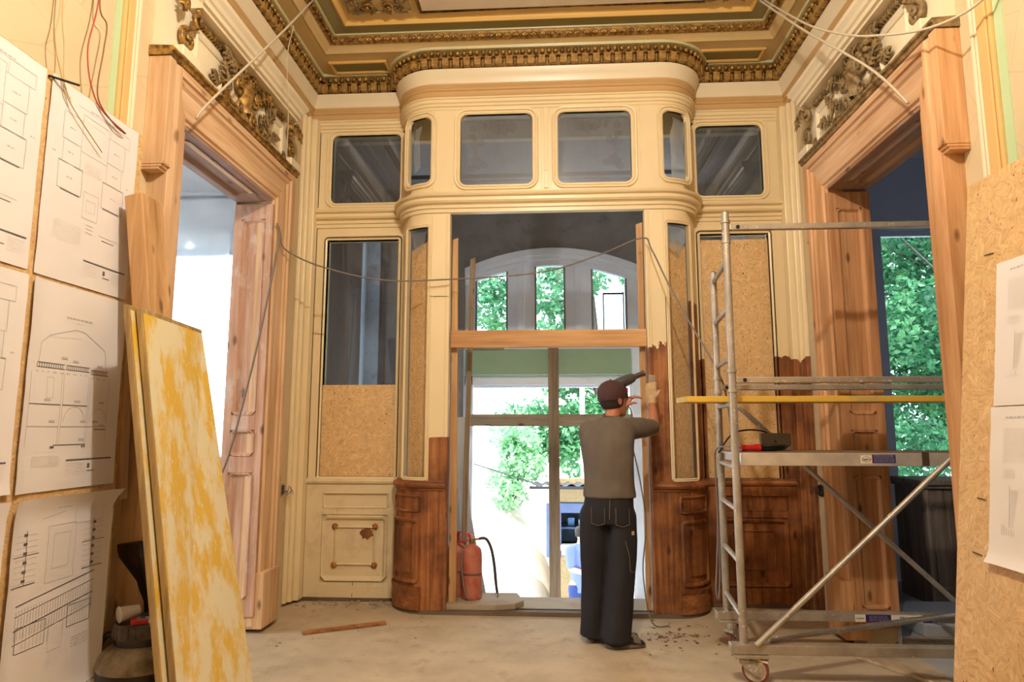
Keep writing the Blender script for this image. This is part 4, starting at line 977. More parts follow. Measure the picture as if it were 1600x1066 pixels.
def foliage(mb, clumps, n, size, rr, frond=False):
    V = mb.v; Fc = mb.f
    tot = sum(c[3] ** 2 for c in clumps)
    for cx, cy, cz, r in clumps:
        for _ in range(int(n * r * r / tot)):
            while True:
                a, b, c = rr.uniform(-1, 1), rr.uniform(-1, 1), rr.uniform(-1, 1); d = a * a + b * b + c * c
                if d <= 1: break
            k = 1.0 if d < .01 else (0.55 + 0.45 * rr.random()) / math.sqrt(d) * min(1, math.sqrt(d) + .25)
            p = Vector((cx + a * r * k, cy + b * r * k, cz + c * r * .85 * k))
            u = Vector((rr.uniform(-1, 1), rr.uniform(-1, 1), rr.uniform(-1.1, .4))).normalized()
            w = u.cross(Vector((rr.uniform(-1, 1), rr.uniform(-1, 1), rr.uniform(-.3, 1)))).normalized()
            s = size * rr.uniform(.6, 1.4); nn = u.cross(w)
            i = len(V)
            V += [tuple(p), tuple(p + u * s * .5 + w * s * .28 + nn * s * .08), tuple(p + u * s), tuple(p + u * s * .5 - w * s * .28 + nn * s * .08)]
            Fc += [(i, i + 1, i + 2), (i, i + 2, i + 3)]
def tree(label, base, top, clumps, n, size, mat, seed, group=None):
    rr = random.Random(seed); t = thing('tree', label, 'tree', group, base); b = Vector(base)
    loc = lambda p: tuple(Vector(p) - b)
    tp = smoothpath([(0, 0, 0), tuple((Vector(top) - b) * .5 + Vector((.15, .1, 0))), loc(top)], 5)
    MB().tube(tp, [0.16 - .11 * k / len(tp) for k in range(len(tp))], 8).build('trunk', M_bark, t, smooth=True)
    for c in clumps[:6]:
        a = tp[len(tp) // 2 + rr.randint(-1, 3)]; e = loc(c[:3])
        md = tuple((Vector(a) + Vector(e)) / 2 + Vector((0, 0, -.12)))
        MB().tube(smoothpath([a, md, e], 4), [.045 - .035 * k / 8 for k in range(9)], 6).build('branch', M_bark, t, smooth=True)
    f = MB(); foliage(f, [(*loc(c[:3]), c[3]) for c in clumps], n, size, rr)
    me = bpy.data.meshes.new('foliage'); me.from_pydata(f.v, [], f.f); me.materials.append(mat)
    o = bpy.data.objects.new('foliage', me); C.objects.link(o); o.parent = t; o['kind'] = 'stuff'
    return t
def clumpcloud(x0, x1, y0, y1, z0, z1, n, r0, r1, seed):
    rr = random.Random(seed); return [(rr.uniform(x0, x1), rr.uniform(y0, y1), rr.uniform(z0, z1), rr.uniform(r0, r1)) for _ in range(n)]
tree('tall leafy green tree filling the view through the window beyond the scaffold', (8.9, 11.8, GZ), (8.6, 11.4, 6.0), clumpcloud(4.4, 9.2, 10.2, 13.0, 0.9, 8.0, 60, .5, 1.05, 11), 60000, .115, M_leaf, 21)
tree('dark leafy tree standing further back beyond the scaffold side window', (11.5, 15.5, GZ), (11.3, 15.5, 6.5), clumpcloud(5.0, 13.0, 14.5, 17.5, 0.6, 9.5, 30, 1.0, 1.6, 12), 22000, .2, M_leaf, 22)
tree('pale sunlit tree seen above the kiosk roof through the doorway', (1.2, 16.5, GZ), (1.0, 16.3, 4.0), clumpcloud(-0.7, 3.6, 15.4, 17.8, 1.0, 3.9, 26, .6, 1.0, 13), 17000, .15, M_leaf_pale, 23)
tree('tall tree whose sparse top shows through the arched window lights', (1.3, 17.5, GZ), (1.0, 17.3, 6.0), [(-1.7, 17, 4.6, .7), (-1.2, 17, 5.2, .6), (-2.1, 17.4, 5.3, .6), (0.0, 17, 5.0, .8), (.3, 17.5, 5.9, .7), (-.3, 17, 6.2, .6), (1.0, 17, 5.4, .6), (1.3, 17.2, 6.2, .5), (-1.5, 17, 6.0, .5), (2.4, 17.5, 5.6, .6), (-1.3, 17, 4.0, .5), (.2, 17, 4.2, .6)], 4200, .17, M_leaf_pale, 24)
tree('low pale shrubby tree on the rubble bank outside the doorway', (-0.9, 13.2, 0.0), (-.7, 13.1, 1.2), [(-.7, 13, 1.0, .45), (-.45, 12.9, .75, .4), (-1.0, 13.1, .55, .4), (-.8, 12.7, .25, .35), (-.5, 13, 1.25, .35), (-.9, 12.9, 1.35, .3)], 1800, .12, leaf_mat('light_green_leaves', srgb(96, 150, 104), srgb(140, 190, 140), srgb(180, 216, 170)), 25)

# kiosk with its hatch, counter and wares
k = thing('kiosk', 'small boarded kiosk with dark corrugated roof and blue-grey hatch outside the doorway', 'kiosk', loc=(0, 0, 0))
KY = 11.0; M_kb = plain('blue_grey_trim', srgb(84, 100, 136), .6, var=.1)
q = MB(); q.box(-.06, 3.2, KY, KY + .06, .27 - .0, .50); q.box(-.06, .12, KY, KY + .06, GZ, .27); q.box(1.05, 3.2, KY, KY + .06, GZ, .27); q.box(.12, 1.05, KY, KY + .06, GZ, -.42)
q.box(-.06, 0, KY + .06, KY + 2, GZ, .5); q.box(3.14, 3.2, KY + .06, KY + 2, GZ, .5); q.box(-.06, 3.2, KY + 1.94, KY + 2, GZ, .5); q.build('wall', osb('kiosk_board', (srgb(118, 98, 62), srgb(146, 124, 84), srgb(164, 144, 104))), k)
q = MB(); q.box(-.10, 3.2, KY - .03, KY - .002, .10, .25); q.box(-.10, .14, KY - .03, KY - .002, -.60, .10); q.build('hatch_frame', M_kb, k)
q = MB(); q.box(.0, 1.25, KY - .25, KY + .1, -.45, -.40); q.box(.0, 1.25, KY - .03, KY - .003, -.56, -.45); q.build('counter', M_white_plastic, k)
q = MB(); q.box(.1, 1.1, KY + .3, KY + .9, -.2, -.17); q.build('shelf', M_kb, k)
q = MB(); q.box(.1, 1.1, KY + .92, KY + .94, -.5, .27); q.build('hatch_back', plain('dim_blue_wall', srgb(120, 150, 176), .7, var=.3), k)
q = MB(); rows = []
for yy in (KY - .32, KY + 2.2):
    rows.append([(-.36 + 3.8 * j / 90, yy, (.56 if yy < KY else .41) + .022 * math.sin(j * 1.3)) for j in range(91)])
q.grid(rows); q.grid([[(x, y, z - .012) for x, y, z in r] for r in rows]); q.build('corrugated_roof', plain('dark_roof_sheet', srgb(26, 18, 22), .6), k)
q = MB(); q.box(-.36, 3.4, KY - .34, KY - .31, .50, .545); q.build('fascia', plain('black_fascia', srgb(40, 36, 38), .6), k)
for a, c_, h in ((.32, (90, 140, 190), .13), (.5, (190, 210, 226), .10), (.62, (70, 120, 170), .12), (.78, (200, 214, 220), .09)):
    o = MB().box(a - .06, a + .05, KY + .45, KY + .6, -.17, -.17 + h).build('carton', plain('carton_%d' % int(a * 100), srgb(*c_), .6))
    tag(o, {.32: 'mid-blue carton at the end of the kiosk shelf', .5: 'pale tall carton beside the mid-blue one on the kiosk shelf', .62: 'deep blue carton between two pale ones on the kiosk shelf', .78: 'low pale carton on the kiosk shelf behind the man in the blue shirt'}[a], 'carton', 'cartons on the kiosk shelf')
o = thing('metal_pole', 'slim pale metal pole standing behind the kiosk roof', 'pole', loc=(.62, 13.4, GZ))  # plain pole, carries no lamp
MB().tube([(0, 0, 0), (0, 0, 4.2)], [.06, .05], 10).build('pole_shaft', plain('pale_pole', srgb(196, 204, 206), .5), o, smooth=True)
MB().lathe([(.11, 0), (.11, .03), (.07, .05), (.07, .12)], n=12).build('pole_base', bpy.data.materials['pale_pole'], o)
o = MB().tube(smoothpath([(-1.6, 10.4, 1.02), (-.9, 10.5, .80), (-.3, 10.62, .60)], 6), .010, 5).build('overhead_wire', M_black); tag(o, 'black wire slung to the corner of the kiosk roof', 'wire')
# ------------------------------------------------------------------ scaffold tower
def text_mesh(body, size, mat, parent, loc, rot, name='lettering', bold=0.0):
    cu = bpy.data.curves.new('lettering_curve', 'FONT'); cu.body = body; cu.size = size; cu.extrude = 0.0006; cu.offset = bold; cu.align_x = 'CENTER'; cu.align_y = 'CENTER'
    tmp = bpy.data.objects.new('lettering_tmp', cu); C.objects.link(tmp)
    me = bpy.data.meshes.new_from_object(tmp.evaluated_get(bpy.context.evaluated_depsgraph_get())); me.name = name
    bpy.data.objects.remove(tmp); bpy.data.curves.remove(cu)
    o = bpy.data.objects.new(name, me); C.objects.link(o); o.location = loc; o.rotation_euler = rot; me.materials.clear(); me.materials.append(mat)
    if parent: o.parent = parent
    return o
sc = thing('scaffold_tower', 'splashed aluminium rolling scaffold tower standing through the doorway at the stripped wall', 'scaffold')
YA, YB = 4.09, 4.71; XA, XB, XE = 1.10, 1.165, 2.98
def post(x, y, z0, z1, joints):
    o = MB().tube([(x, y, z0), (x, y, z1)], .024, 12).build('upright', M_galv, sc, smooth=40)
    for z in joints: MB().lathe([(.024, -.012), (.030, -.010), (.030, .010), (.024, .012)], c=(x, y, z), n=12).build('joint_ring', M_galv, o, smooth=40)
    q = MB().lathe([(.020, 0), (.021, .012), (.006, .016)], c=(x, y, z1 - .008), n=10).build('end_plug', M_dark, o)
post(XA, YA, .215, 2.80, (2.74, 2.61, 1.80, 1.68)); post(XB, YB, .23, 2.56, (1.80, 1.70))
post(XE, YA, .215, 2.80, (2.61, 1.68)); post(XE + .06, YB, .23, 2.56, (1.70,))
for z in (0.36, 0.67, 0.97, 1.22, 1.60, 1.88, 2.19, 2.49):
    if z < 2.52: MB().tube([(XA, YA, z), (XB, YB, z)], .016, 10).build('rung', M_galv, sc, smooth=40)
    MB().tube([(XE, YA, z), (XE + .06, YB, z)], .016, 10).build('rung', M_galv, sc, smooth=40)
def rail(x0, x1, y, z, nm='guard_rail', w=.034, h=.038):
    q = MB(); q.box(x0, x1, y - w / 2, y + w / 2, z - h / 2, z + h / 2); o = q.build(nm, M_galv, sc, bevel=.006)
    q = MB()
    for xx in (x0 + .05, x1 - .05): q.tube([(xx, y - w / 2 - .006, z), (xx, y + w / 2, z)], .012, 8)
    q.build('rail_pin', M_dark, o)
rail(XA + .02, XE, YA - .005, 2.70); rail(XA + .02, XE, YA - .005, 1.742); rail(XB + .01, XE + .06, YB, 1.735)
for y, x0, z in ((YA, 1.02, .19), (YB, 1.09, .212)):
    q = MB(); q.box(x0, XE + .15, y - .035, y + .035, z - .024, z + .03); o = q.build('base_beam', M_galv, sc, bevel=.004)
    MB().box(x0 + .02, x0 + .21, y - .045, y + .045, z - .045, z - .026).build('mount_plate', M_galv, sc, bevel=.003)
    MB().box(XE - .1, XE + .1, y - .045, y + .045, z - .045, z - .026).build('mount_plate', M_galv, sc, bevel=.003)
def brace(a, b):
    MB().tube([a, b], .017, 10).build('brace', M_galv, sc, smooth=40)
brace((1.16, YA - .045, .22), (2.36, YA - .04, 1.31)); brace((1.30, YB - .02, 1.60), (2.63, YB - .02, .33)); brace((1.25, YA + .02, .235), (2.62, YB - .04, .245))
def castor(x, y, a):
    t = bpy.data.objects.new('castor', None); C.objects.link(t); t.parent = sc; t.location = (x, y, 0); t.rotation_euler = (0, 0, a)
    q = MB(); q.lathe([(.03, .125), (.035, .135), (.035, .165), (.02, .17)], c=(-.05, 0, 0), n=14); q.hexa([(-.085, -.036, .11), (.0, -.036, .05), (.03, -.036, .05), (-.0, -.036, .13), (-.085, -.028, .11), (.0, -.028, .05), (.03, -.028, .05), (-.0, -.028, .13)])
    q.hexa([(-.085, .028, .11), (.0, .028, .05), (.03, .028, .05), (-.0, .028, .13), (-.085, .036, .11), (.0, .036, .05), (.03, .036, .05), (-.0, .036, .13)])
    q.box(-.085, .0, -.036, .036, .112, .13); q.build('fork', M_galv, t, bevel=.002)
    q = MB(lambda a_, b_, c_: (a_, c_, b_ + .075)); q.lathe([(.03, -.02), (.060, -.02), (.062, -.014), (.062, .014), (.060, .02), (.03, .02)], n=22); q.build('wheel', patchy('dusty_wheel_hub', srgb(150, 134, 112), srgb(190, 172, 146), .4, .6, 20) if 'dusty_wheel_hub' not in bpy.data.materials else bpy.data.materials['dusty_wheel_hub'], t, smooth=30)
    q = MB(lambda a_, b_, c_: (a_, c_, b_ + .075)); q.lathe([(.061, -.015), (.074, -.013), (.075, 0), (.074, .013), (.061, .015)], n=24); q.build('tyre', bpy.data.materials.get('red_brown_tyre') or plain('red_brown_tyre', srgb(120, 60, 46), .7), t, smooth=30)
    q = MB(); q.obox((-.06, 0, .150), (.07, -.0, .125), .045, .012); q.build('brake_pedal', bpy.data.materials.get('pale_pedal') or patchy('pale_pedal', srgb(150, 138, 118), srgb(226, 206, 176), .45, .55, 30), t, bevel=.003)
    q = MB(lambda a_, b_, c_: (a_, c_, b_ + .075)); q.lathe([(.012, -.042), (.012, .042)], n=8); q.build('axle', M_galv, t)
castor(1.16, YA, -.35); castor(1.22, YB, .7); castor(XE, YA, .2); castor(XE, YB, .1)
# platform deck
q = MB(); q.box(1.14, XE, YA + .03, YA + .055, 1.228, 1.305); q.box(1.20, XE, YB - .055, YB - .03, 1.228, 1.305); q.box(1.16, XE, YA + .055, YB - .055, 1.286, 1.298)
for x in (1.18, 1.75, 2.35, 2.9): q.box(x, x + .03, YA + .05, YB - .05, 1.24, 1.286)
pf = q.build('platform', M_alu, sc, bevel=.003)
MB().box(1.165, 2.95, YA + .06, YB - .06, 1.299, 1.306).build('deck_board', wood('worn_ply_deck', 0, srgb(96, 74, 50), srgb(134, 108, 76), srgb(160, 132, 98)), pf)
q = MB(); q.box(2.195, 2.235, YA + .022, YA + .03, 1.232, 1.312); q.tube([(2.215, YA + .016, 1.29), (2.215, YA + .03, 1.29)], .006, 8); q.build('latch', plain('brown_latch', srgb(96, 80, 62), .5, .6), pf, bevel=.002)
M_lab = plain('label_white', srgb(232, 220, 200), .5); M_labb = plain('label_navy', srgb(44, 34, 92), .5); M_labr = plain('label_red', srgb(130, 30, 40), .5)
LY = YA + .0295
MB().box(1.842, 1.908, LY - .0006, LY + .001, 1.244, 1.292).build('sticker', M_lab, pf)
q = MB(); pts = [(1.876 + .026 * math.cos(2 * PI * k / 20), LY - .001, 1.268 + .015 * math.sin(2 * PI * k / 20)) for k in range(21)]; q.tube(pts, .0011, 4); q.build('sticker_ring', M_inkd, pf)
text_mesh('Layher', .017, M_inkd, pf, (1.876, LY - .001, 1.268), (PI / 2, 0, 0), bold=.0006)
MB().box(1.908, 2.045, LY - .0006, LY + .001, 1.246, 1.296).build('sticker', M_labb, pf); MB().box(1.908, 1.914, LY - .0008, LY, 1.246, 1.296).build('sticker_edge', M_labr, pf)
q = MB(); rr = random.Random(8)
for k in range(6):
    z = 1.290 - .0072 * k; x = 1.919
    while x < 2.035:
        w = rr.uniform(.006, .02); q.box(x, min(x + w, 2.038), LY - .0014, LY - .0008, z - (.0022 if k == 0 else .0014), z + (.0022 if k == 0 else .0014)); x += w + .004
q.build('small_print', plain('label_grey_print', srgb(150, 140, 160), .6), pf, kind='stuff')
BY = YB - .0365
for a, b, m in ((1.985, 2.052, M_lab), (2.052, 2.215, M_labb), (2.215, 2.415, M_lab), (2.415, 2.475, M_labb)):
    MB().box(a, b, BY - .0006, BY + .001, .190, .236).build('sticker', m, sc)
text_mesh('Layher', .020, M_inkd, sc, (2.018, BY - .001, .213), (PI / 2, 0, 0)); text_mesh('TEAXTA', .030, M_inkd, sc, (2.325, BY - .001, .213), (PI / 2, 0, 0), bold=.001)
q = MB()
for k in range(4):
    x = 2.075
    while x < 2.19: w = rr.uniform(.01, .03); q.box(x, min(x + w, 2.2), BY - .0014, BY - .0008, .227 - k * .009 - .0014, .227 - k * .009 + .0014); x += w + .005
q.build('small_print', bpy.data.materials['label_grey_print'], sc, kind='stuff')
# yellow plank on the rungs
q = MB(); q.hexa([(.86, 4.27, 1.617), (3.1, 4.27, 1.617), (3.1, 4.52, 1.617), (.84, 4.52, 1.617), (.86, 4.27, 1.655), (3.1, 4.27, 1.655), (3.1, 4.52, 1.655), (.84, 4.52, 1.655)])
o = q.build('yellow_plank', M_yellow_edge, bevel=.004); tag(o, 'long yellow formwork plank laid across the scaffold rungs above the platform', 'plank')
# extension lead on the platform
t = thing('extension_lead', 'red socket of a black extension lead lying coiled on the scaffold platform', 'cable', loc=(1.2, 4.3, 1.306))
q = MB(); q.tube([(.0, .03, .022), (.10, .05, .022)], .020, 10); q.tube([(.10, .05, .022), (.125, .055, .022)], .026, 10); q.build('red_socket', M_redclean, t, smooth=40)
q = MB(); q.tube([(.135, .055, .020), (.24, .09, .02)], .02, 10); q.build('black_plug', M_black, t, smooth=40)
rr = random.Random(5)
for k in range(4):
    r = .07 + .01 * k; pts = [(.22 + r * math.cos(a * .6) * 1.1, .12 + r * math.sin(a * .6) * .8, .012 + .008 * k) for a in range(11)]; MB().tube(pts, .006, 6).build('cable_loop', M_black, t, smooth=True)
MB().tube(smoothpath([(.0, .03, .022), (-.06, .10, .03), (-.09, .30, .0), (-.085, .36, -.15), (-.08, .37, -.45), (-.10, .36, -.75), (-.12, .33, -.92), (-.10, .35, -.98), (-.08, .37, -.80), (-.075, .38, -.5)], 6), .006, 6).build('hanging_cable', M_cable, t, smooth=True)
MB().tube(smoothpath([(-.06, .36, -.02), (.02, .32, .10), (.12, .30, .135), (.24, .28, .12), (.30, .26, .05)], 6), .006, 6).build('cable_arc', M_black, t, smooth=True)
o = MB().box(1.40, 1.60, 4.56, 4.60, 1.306, 1.42).build('grey_panel_offcut', plain('grey_offcut', srgb(128, 112, 92), .7, var=.15), bevel=.004); tag(o, 'small grey offcut standing on the scaffold platform behind the black plug', 'offcut')

# ------------------------------------------------------------------ boards and drawings against the near walls
o = MB().box(-2.17 - .018, -2.17, 1.92, 3.235, 0.03, 3.0).build('strand_board', M_osb_side); tag(o, 'big strand board papered with drawings along the pale plaster wall', 'board')
q = MB(); q.hexa([(-2.175, 3.24, 1.10), (-2.15, 3.24, 1.10), (-2.15, 3.30, 1.10), (-2.175, 3.30, 1.10), (-2.20, 3.20, 2.45), (-2.175, 3.20, 2.45), (-2.175, 3.26, 2.45), (-2.20, 3.26, 2.45)]); o = q.build('wooden_lath', M_timber_v, bevel=.003); tag(o, 'pale wooden lath standing along the edge of the papered strand board', 'lath')
def leanX(z): return 1.705 + (2.0 - 1.705) * z / 2.6
q = MB(); q.hexa([(leanX(0), 1.85, 0), (leanX(0) + .018, 1.85, 0), (leanX(0) + .018, 3.165, 0), (leanX(0), 3.165, 0), (leanX(2.6), 1.85, 2.57), (leanX(2.6) + .018, 1.85, 2.57), (leanX(2.6) + .018, 3.165, 2.60), (leanX(2.6), 3.165, 2.60)])
o = q.build('strand_board', M_osb_side); tag(o, 'large bare strand board leaning by the scaffold doorway with two drawings pinned on', 'board')
for y, z in ((3.02, 2.22), (3.03, 1.15), (3.05, .92)): MB().obox((leanX(z) - .003, y - .06, z), (leanX(z) - .003, y, z + .004), .003, .003).build('staple', M_dark, o)

# drawing sheets: gently curled paper with the printed lines raised a hair above it
def sheet(label, M, w, h, draw, seed, curl=(0, 0, 0), group=None):
    """M(u, n, v): u along the sheet 0..w, v up 0..h, n out of the board"""
    off = Vector((seed * 2.3, seed * 5.1, 0))
    def lift(u, v):
        e = max(0, (abs(u / w - .5) - .38) / .12); b = max(0, (.10 - v / h) / .10)
        tp_ = max(0, (v / h - .93) / .07)
        return .004 + .006 * abs(mnoise.noise(Vector((u * 3, v * 3, 0)) + off)) + .004 * abs(mnoise.noise(Vector((u * 9, v * 9, 2)) + off)) + curl[0] * e * e + curl[1] * b * b + curl[2] * tp_ * (0.3 + u / w)
    q = MB(M); nu, nv = 16, 24
    q.grid([[(w * j / nu, lift(w * j / nu, h * i / nv), h * i / nv) for j in range(nu + 1)] for i in range(nv + 1)])
    t = q.build('drawing_sheet', M_paper, smooth=True); tag(t, label, 'drawing', group)
    inks = {}
    def seg(u0, v0, u1, v1, wd=.0016, ink='g'):
        q = inks.setdefault(ink, MB(M)); L = math.hypot(u1 - u0, v1 - v0); n = max(1, int(L / .03)); px, pv = -(v1 - v0) / L * wd / 2, (u1 - u0) / L * wd / 2
        rows = []
        for k in range(n + 1):
            a = u0 + (u1 - u0) * k / n; b = v0 + (v1 - v0) * k / n
            f = lift(min(max(a, 0), w), min(max(b, 0), h)) + .0012
            rows.append([(a + px, f, b + pv), (a - px, f, b - pv)])
        q.grid(rows)
    def rect(u0, v0, u1, v1, wd=.0016, ink='g'):
        seg(u0, v0, u1, v0, wd, ink); seg(u1, v0, u1, v1, wd, ink); seg(u1, v1, u0, v1, wd, ink); seg(u0, v1, u0, v0, wd, ink)
    rr = random.Random(seed)
    def words_(u0, v, u1, ht=.004, ink='l', gap=.006):
        u = u0
        while u < u1: l_ = rr.uniform(.008, .026); seg(u, v, min(u + l_, u1), v, ht, ink); u += l_ + gap
    draw(seg, rect, words_, rr)
    for k, mat in (('g', M_ink), ('d', M_inkd), ('l', M_inkl)):
        if k in inks: inks[k].build({'g': 'printed_lines', 'd': 'title_bar', 'l': 'faint_notes'}[k], mat, t, kind='stuff')
    return t
def titleblock(seg, rect, words_, w):
    seg(w * .47, .125, w * .96, .125, .007, 'd'); seg(w * .70, .095, w * .726, .095, .022, 'd'); seg(w * .70, .072, w * .78, .072, .004, 'd')
    for k in range(6): words_(w * .48, .112 - k * .010, w * .66, .003, 'l', .004); words_(w * .80, .108 - k * .010, w * .95, .003, 'l', .004)
def plan(w, h):
    def d(seg, rect, words_, rr):
        cx = w * .5
        words_(w * .42, h * .94, w * .72, .006, 'g')
        for s in (-1, 1):
            rect(cx + s * .09, h * .72, cx + s * .21, h * .86, .0026); rect(cx + s * .09, h * .60, cx + s * .20, h * .72, .0026); rect(cx + s * .07, h * .46, cx + s * .22, h * .60, .0034)
            seg(cx + s * .07, h * .60, cx + s * .22, h * .60, .005); seg(cx + s * .08, h * .455, cx + s * .2, h * .455, .004, 'd')
            for z in (.79, .66, .53): words_(cx + s * .15 - .02, h * z, cx + s * .15 + .02, .004, 'g')
            seg(cx + s * .25, h * .5, cx + s * .25, h * .78, .0012, 'l'); words_(cx + s * .25 - .012, h * .63, cx + s * .25 + .012, .004, 'g')
        rect(cx - .09, h * .70, cx + .09, h * .90, .002); rect(cx - .065, h * .73, cx + .065, h * .87, .0014, 'l'); rect(cx - .05, h * .36, cx + .05, h * .50, .0018); rect(cx - .03, h * .40, cx + .03, h * .46, .0014)
        rect(cx + .10, h * .86, cx + .24, h * .93, .002); seg(cx - .13, h * .93, cx + .10, h * .93, .0016)
        for k in range(8): seg(cx - .06, h * (.60 + .008 * k), cx + .06, h * (.60 + .008 * k), .0012, 'l')
        for k in range(3): seg(cx - .02, h * (.33 - .02 * k), cx + .03, h * (.33 - .02 * k), .003, 'g')
        for k in range(9): words_(w * .14, h * (.30 - .012 * k), w * .42, .003)
        seg(w * .62, h * .30, w * .85, h * .30, .002); seg(w * .66, h * .28, w * .80, h * .28, .003, 'd')
        titleblock(seg, rect, words_, w)
    return d
def section(w, h):
    def d(seg, rect, words_, rr):
        words_(w * .36, h * .845, w * .64, .007, 'g'); words_(w * .47, h * .825, w * .55, .004)
        P = [(.12, .60), (.13, .70), (.20, .74), (.46, .79), (.56, .785), (.80, .71), (.83, .60)]
        for a, b in zip(P, P[1:]): seg(w * a[0], h * a[1], w * b[0], h * b[1], .003)
        for a, b in zip([(.20, .735), (.36, .74), (.5, .75), (.65, .715), (.8, .70)], [(.36, .74), (.5, .75), (.65, .715), (.8, .70), (.8, .7)]):
            if a != b: seg(w * a[0], h * a[1], w * b[0], h * b[1], .0014, 'l')
        for x0, x1, z in ((.11, .38, .585), (.40, .64, .585), (.66, .86, .575)):
            seg(w * x0, h * z, w * x1, h * z, .003, 'd'); seg(w * x0, h * (z + .022), w * x1, h * (z + .022), .003, 'd'); n = 12
            for k in range(n): u = w * (x0 + (x1 - x0) * k / n); seg(u, h * z, u, h * (z + .022), .003, 'd')
            words_(w * x0, h * (z - .02), w * x1, .004, 'g', .02)
        for x0, x1, z in ((.06, .36, .41), (.38, .64, .41), (.06, .36, .305), (.38, .88, .305), (.33, .66, .215), (.74, .88, .29)): seg(w * x0, h * z, w * x1, h * z, .004, 'd' if z != .305 else 'g')
        for x in (.06, .36, .38, .64, .66, .88): seg(w * x, h * .21, w * x, h * .56, .002)
        for k in range(16): seg(w * (.10 + .048 * k), h * .42, w * (.10 + .048 * k), h * .55, .0012, 'l')
        for cx, r in ((.51, .11), (.78, .10)):
            pr = None
            for k in range(13):
                a = PI * k / 12; p = (w * cx + r * w * math.cos(a), h * .33 + r * w * math.sin(a))
                if pr: seg(*pr, *p, .0025)
                pr = p
        rect(w * .22, h * .44, w * .28, h * .54, .002)
        for x, z in ((.2, .43), (.5, .43), (.78, .43), (.26, .33), (.58, .33), (.72, .33), (.8, .31), (.58, .24), (.34, .64), (.72, .62), (.46, .63)): seg(w * x, h * z, w * (x + .06), h * z, .010, 'g')
        words_(w * .30, h * .205, w * .34, .01, 'd'); words_(w * .62, h * .205, w * .66, .01, 'd')
        for k in range(10): words_(w * .14, h * (.14 - .0 + .0) if False else h * (.185 - .009 * k) if k < 1 else h * (.17 - .006 * k), w * .40, .0025)
        titleblock(seg, rect, words_, w)
    return d
def structural(w, h):
    def d(seg, rect, words_, rr):
        words_(w * .38, h * .945, w * .6, .008, 'd')
        for s in (-1, 1):
            cx = w * .5
            seg(cx + s * .20, h * .62, cx + s * .20, h * .86, .003, 'd'); seg(cx + s * .14, h * .62, cx + s * .27, h * .62, .004, 'd'); seg(cx + s * .13, h * .75, cx + s * .27, h * .75, .003, 'd')
            for k in range(9): seg(cx + s * .14, h * (.63 + .026 * k), cx + s * .26, h * (.63 + .026 * k), .0016)
            for k in range(6): seg(cx + s * .195, h * (.64 + .04 * k), cx + s * .215, h * (.64 + .04 * k), .012, 'd')
        rect(w * .36, h * .60, w * .64, h * .86, .002); rect(w * .42, h * .66, w * .58, h * .82, .0016)
        for k in range(12): seg(w * (.37 + .023 * k), h * .60, w * (.37 + .023 * k), h * .85, .0012, 'l')
        rect(w * .62, h * .85, w * .92, h * .94, .002); seg(w * .3, h * .90, w * .62, h * .93, .002)
        for z in (.565, .52, .46, .40): seg(w * .12, h * (z - .03), w * .88, h * (z + .03), .005 if z in (.46, .565) else .003, 'd')
        for k in range(30): u = w * (.13 + .0255 * k); seg(u, h * .385 + u * .05, u, h * .51 + u * .05, .003, 'g')
        rect(w * .14, h * .33, w * .40, h * .44, .003, 'd'); rect(w * .62, h * .36, w * .86, h * .46, .003, 'd'); rect(w * .44, h * .28, w * .58, h * .40, .002)
        for k in range(8): seg(w * .2 + .02 * k, h * .33, w * .2 + .02 * k, h * .44, .002); seg(w * .66 + .014 * k, h * .36, w * .66 + .014 * k, h * .46, .002)
        for k in range(4): words_(w * .68, h * (.30 - .014 * k), w * .86, .004, 'g'); words_(w * .44, h * (.26 - .014 * k), w * .56, .003)
        seg(w * .55, h * .02, w * .95, h * .055, .008, 'd'); seg(w * .7, h * .01, w * .73, h * .012, .016, 'd')
    return d
XB_ = -2.17
def onboard(y0, z0): return lambda u, n, v: (XB_ + n, y0 + u, z0 + v)
W1, H1 = .594, .885
sheet('floor plan sheet highest on the papered board, cut by the picture edge', onboard(1.965, 2.105), .583, H1, plan(.583, H1), 1)
sheet('floor plan sheet under the dangling red wires with a black pin at its corner', onboard(2.578, 2.10), .60, .892, plan(.60, .892), 2, (.004, .0, 0))
sheet('mostly blank drawing sheet beside the elevation drawing on the papered board', onboard(1.97, 1.19), .585, .895, plan(.585, .895), 3, (.004, .01, 0))
sheet('cross section drawing of an arched building pinned midway up the papered board', onboard(2.58, 1.185), .60, .90, section(.60, .90), 4, (.012, .0, 0))
sheet('lowest wrinkled structural plan with dense dark beams, its curled top edge above the black barrel', onboard(2.582, .245), .60, .915, structural(.60, .915), 5, (.02, .04, .045))
sheet('lowest sheet nearest the picture edge on the papered board, next to the wrinkled structural plan', onboard(1.96, .25), .60, .91, structural(.60, .91), 6, (.004, .01, .01))
def onlean(y1, z0): return lambda u, n, v: (leanX(z0 + v * .993) - n, y1 - u, z0 + v * .993)
def chart(w, h):
    def d(seg, rect, words_, rr):
        words_(w * .14, h * .93, w * .5, .007, 'g')
        for x0 in (.12, .42, .70):
            for k in range(16): words_(w * x0, h * (.86 - .014 * k), w * (x0 + .2), .004)
            for k in range(5): words_(w * (x0 + rr.uniform(-.04, .02)), h * (.60 - .012 * k), w * (x0 + .12), .004)
            u = w * (x0 + .08)
            for k in range(26): seg(u, h * (.25 + .009 * k), u + .014 + .03 * (k / 26), h * (.25 + .009 * k), .0035, 'l')
            seg(u - .006, h * .24, u - .006, h * .50, .003)
            for k in range(6): seg(u - .05 + .014 * k, h * (.22 + rr.uniform(-.02, .05)), u - .05 + .014 * k, h * .19, .003, 'g')
    return d
sheet('upper chart drawing pinned on the bare leaning strand board', onlean(2.925, 1.545), .60, .62, chart(.60, .62), 7, (.004, 0, 0))
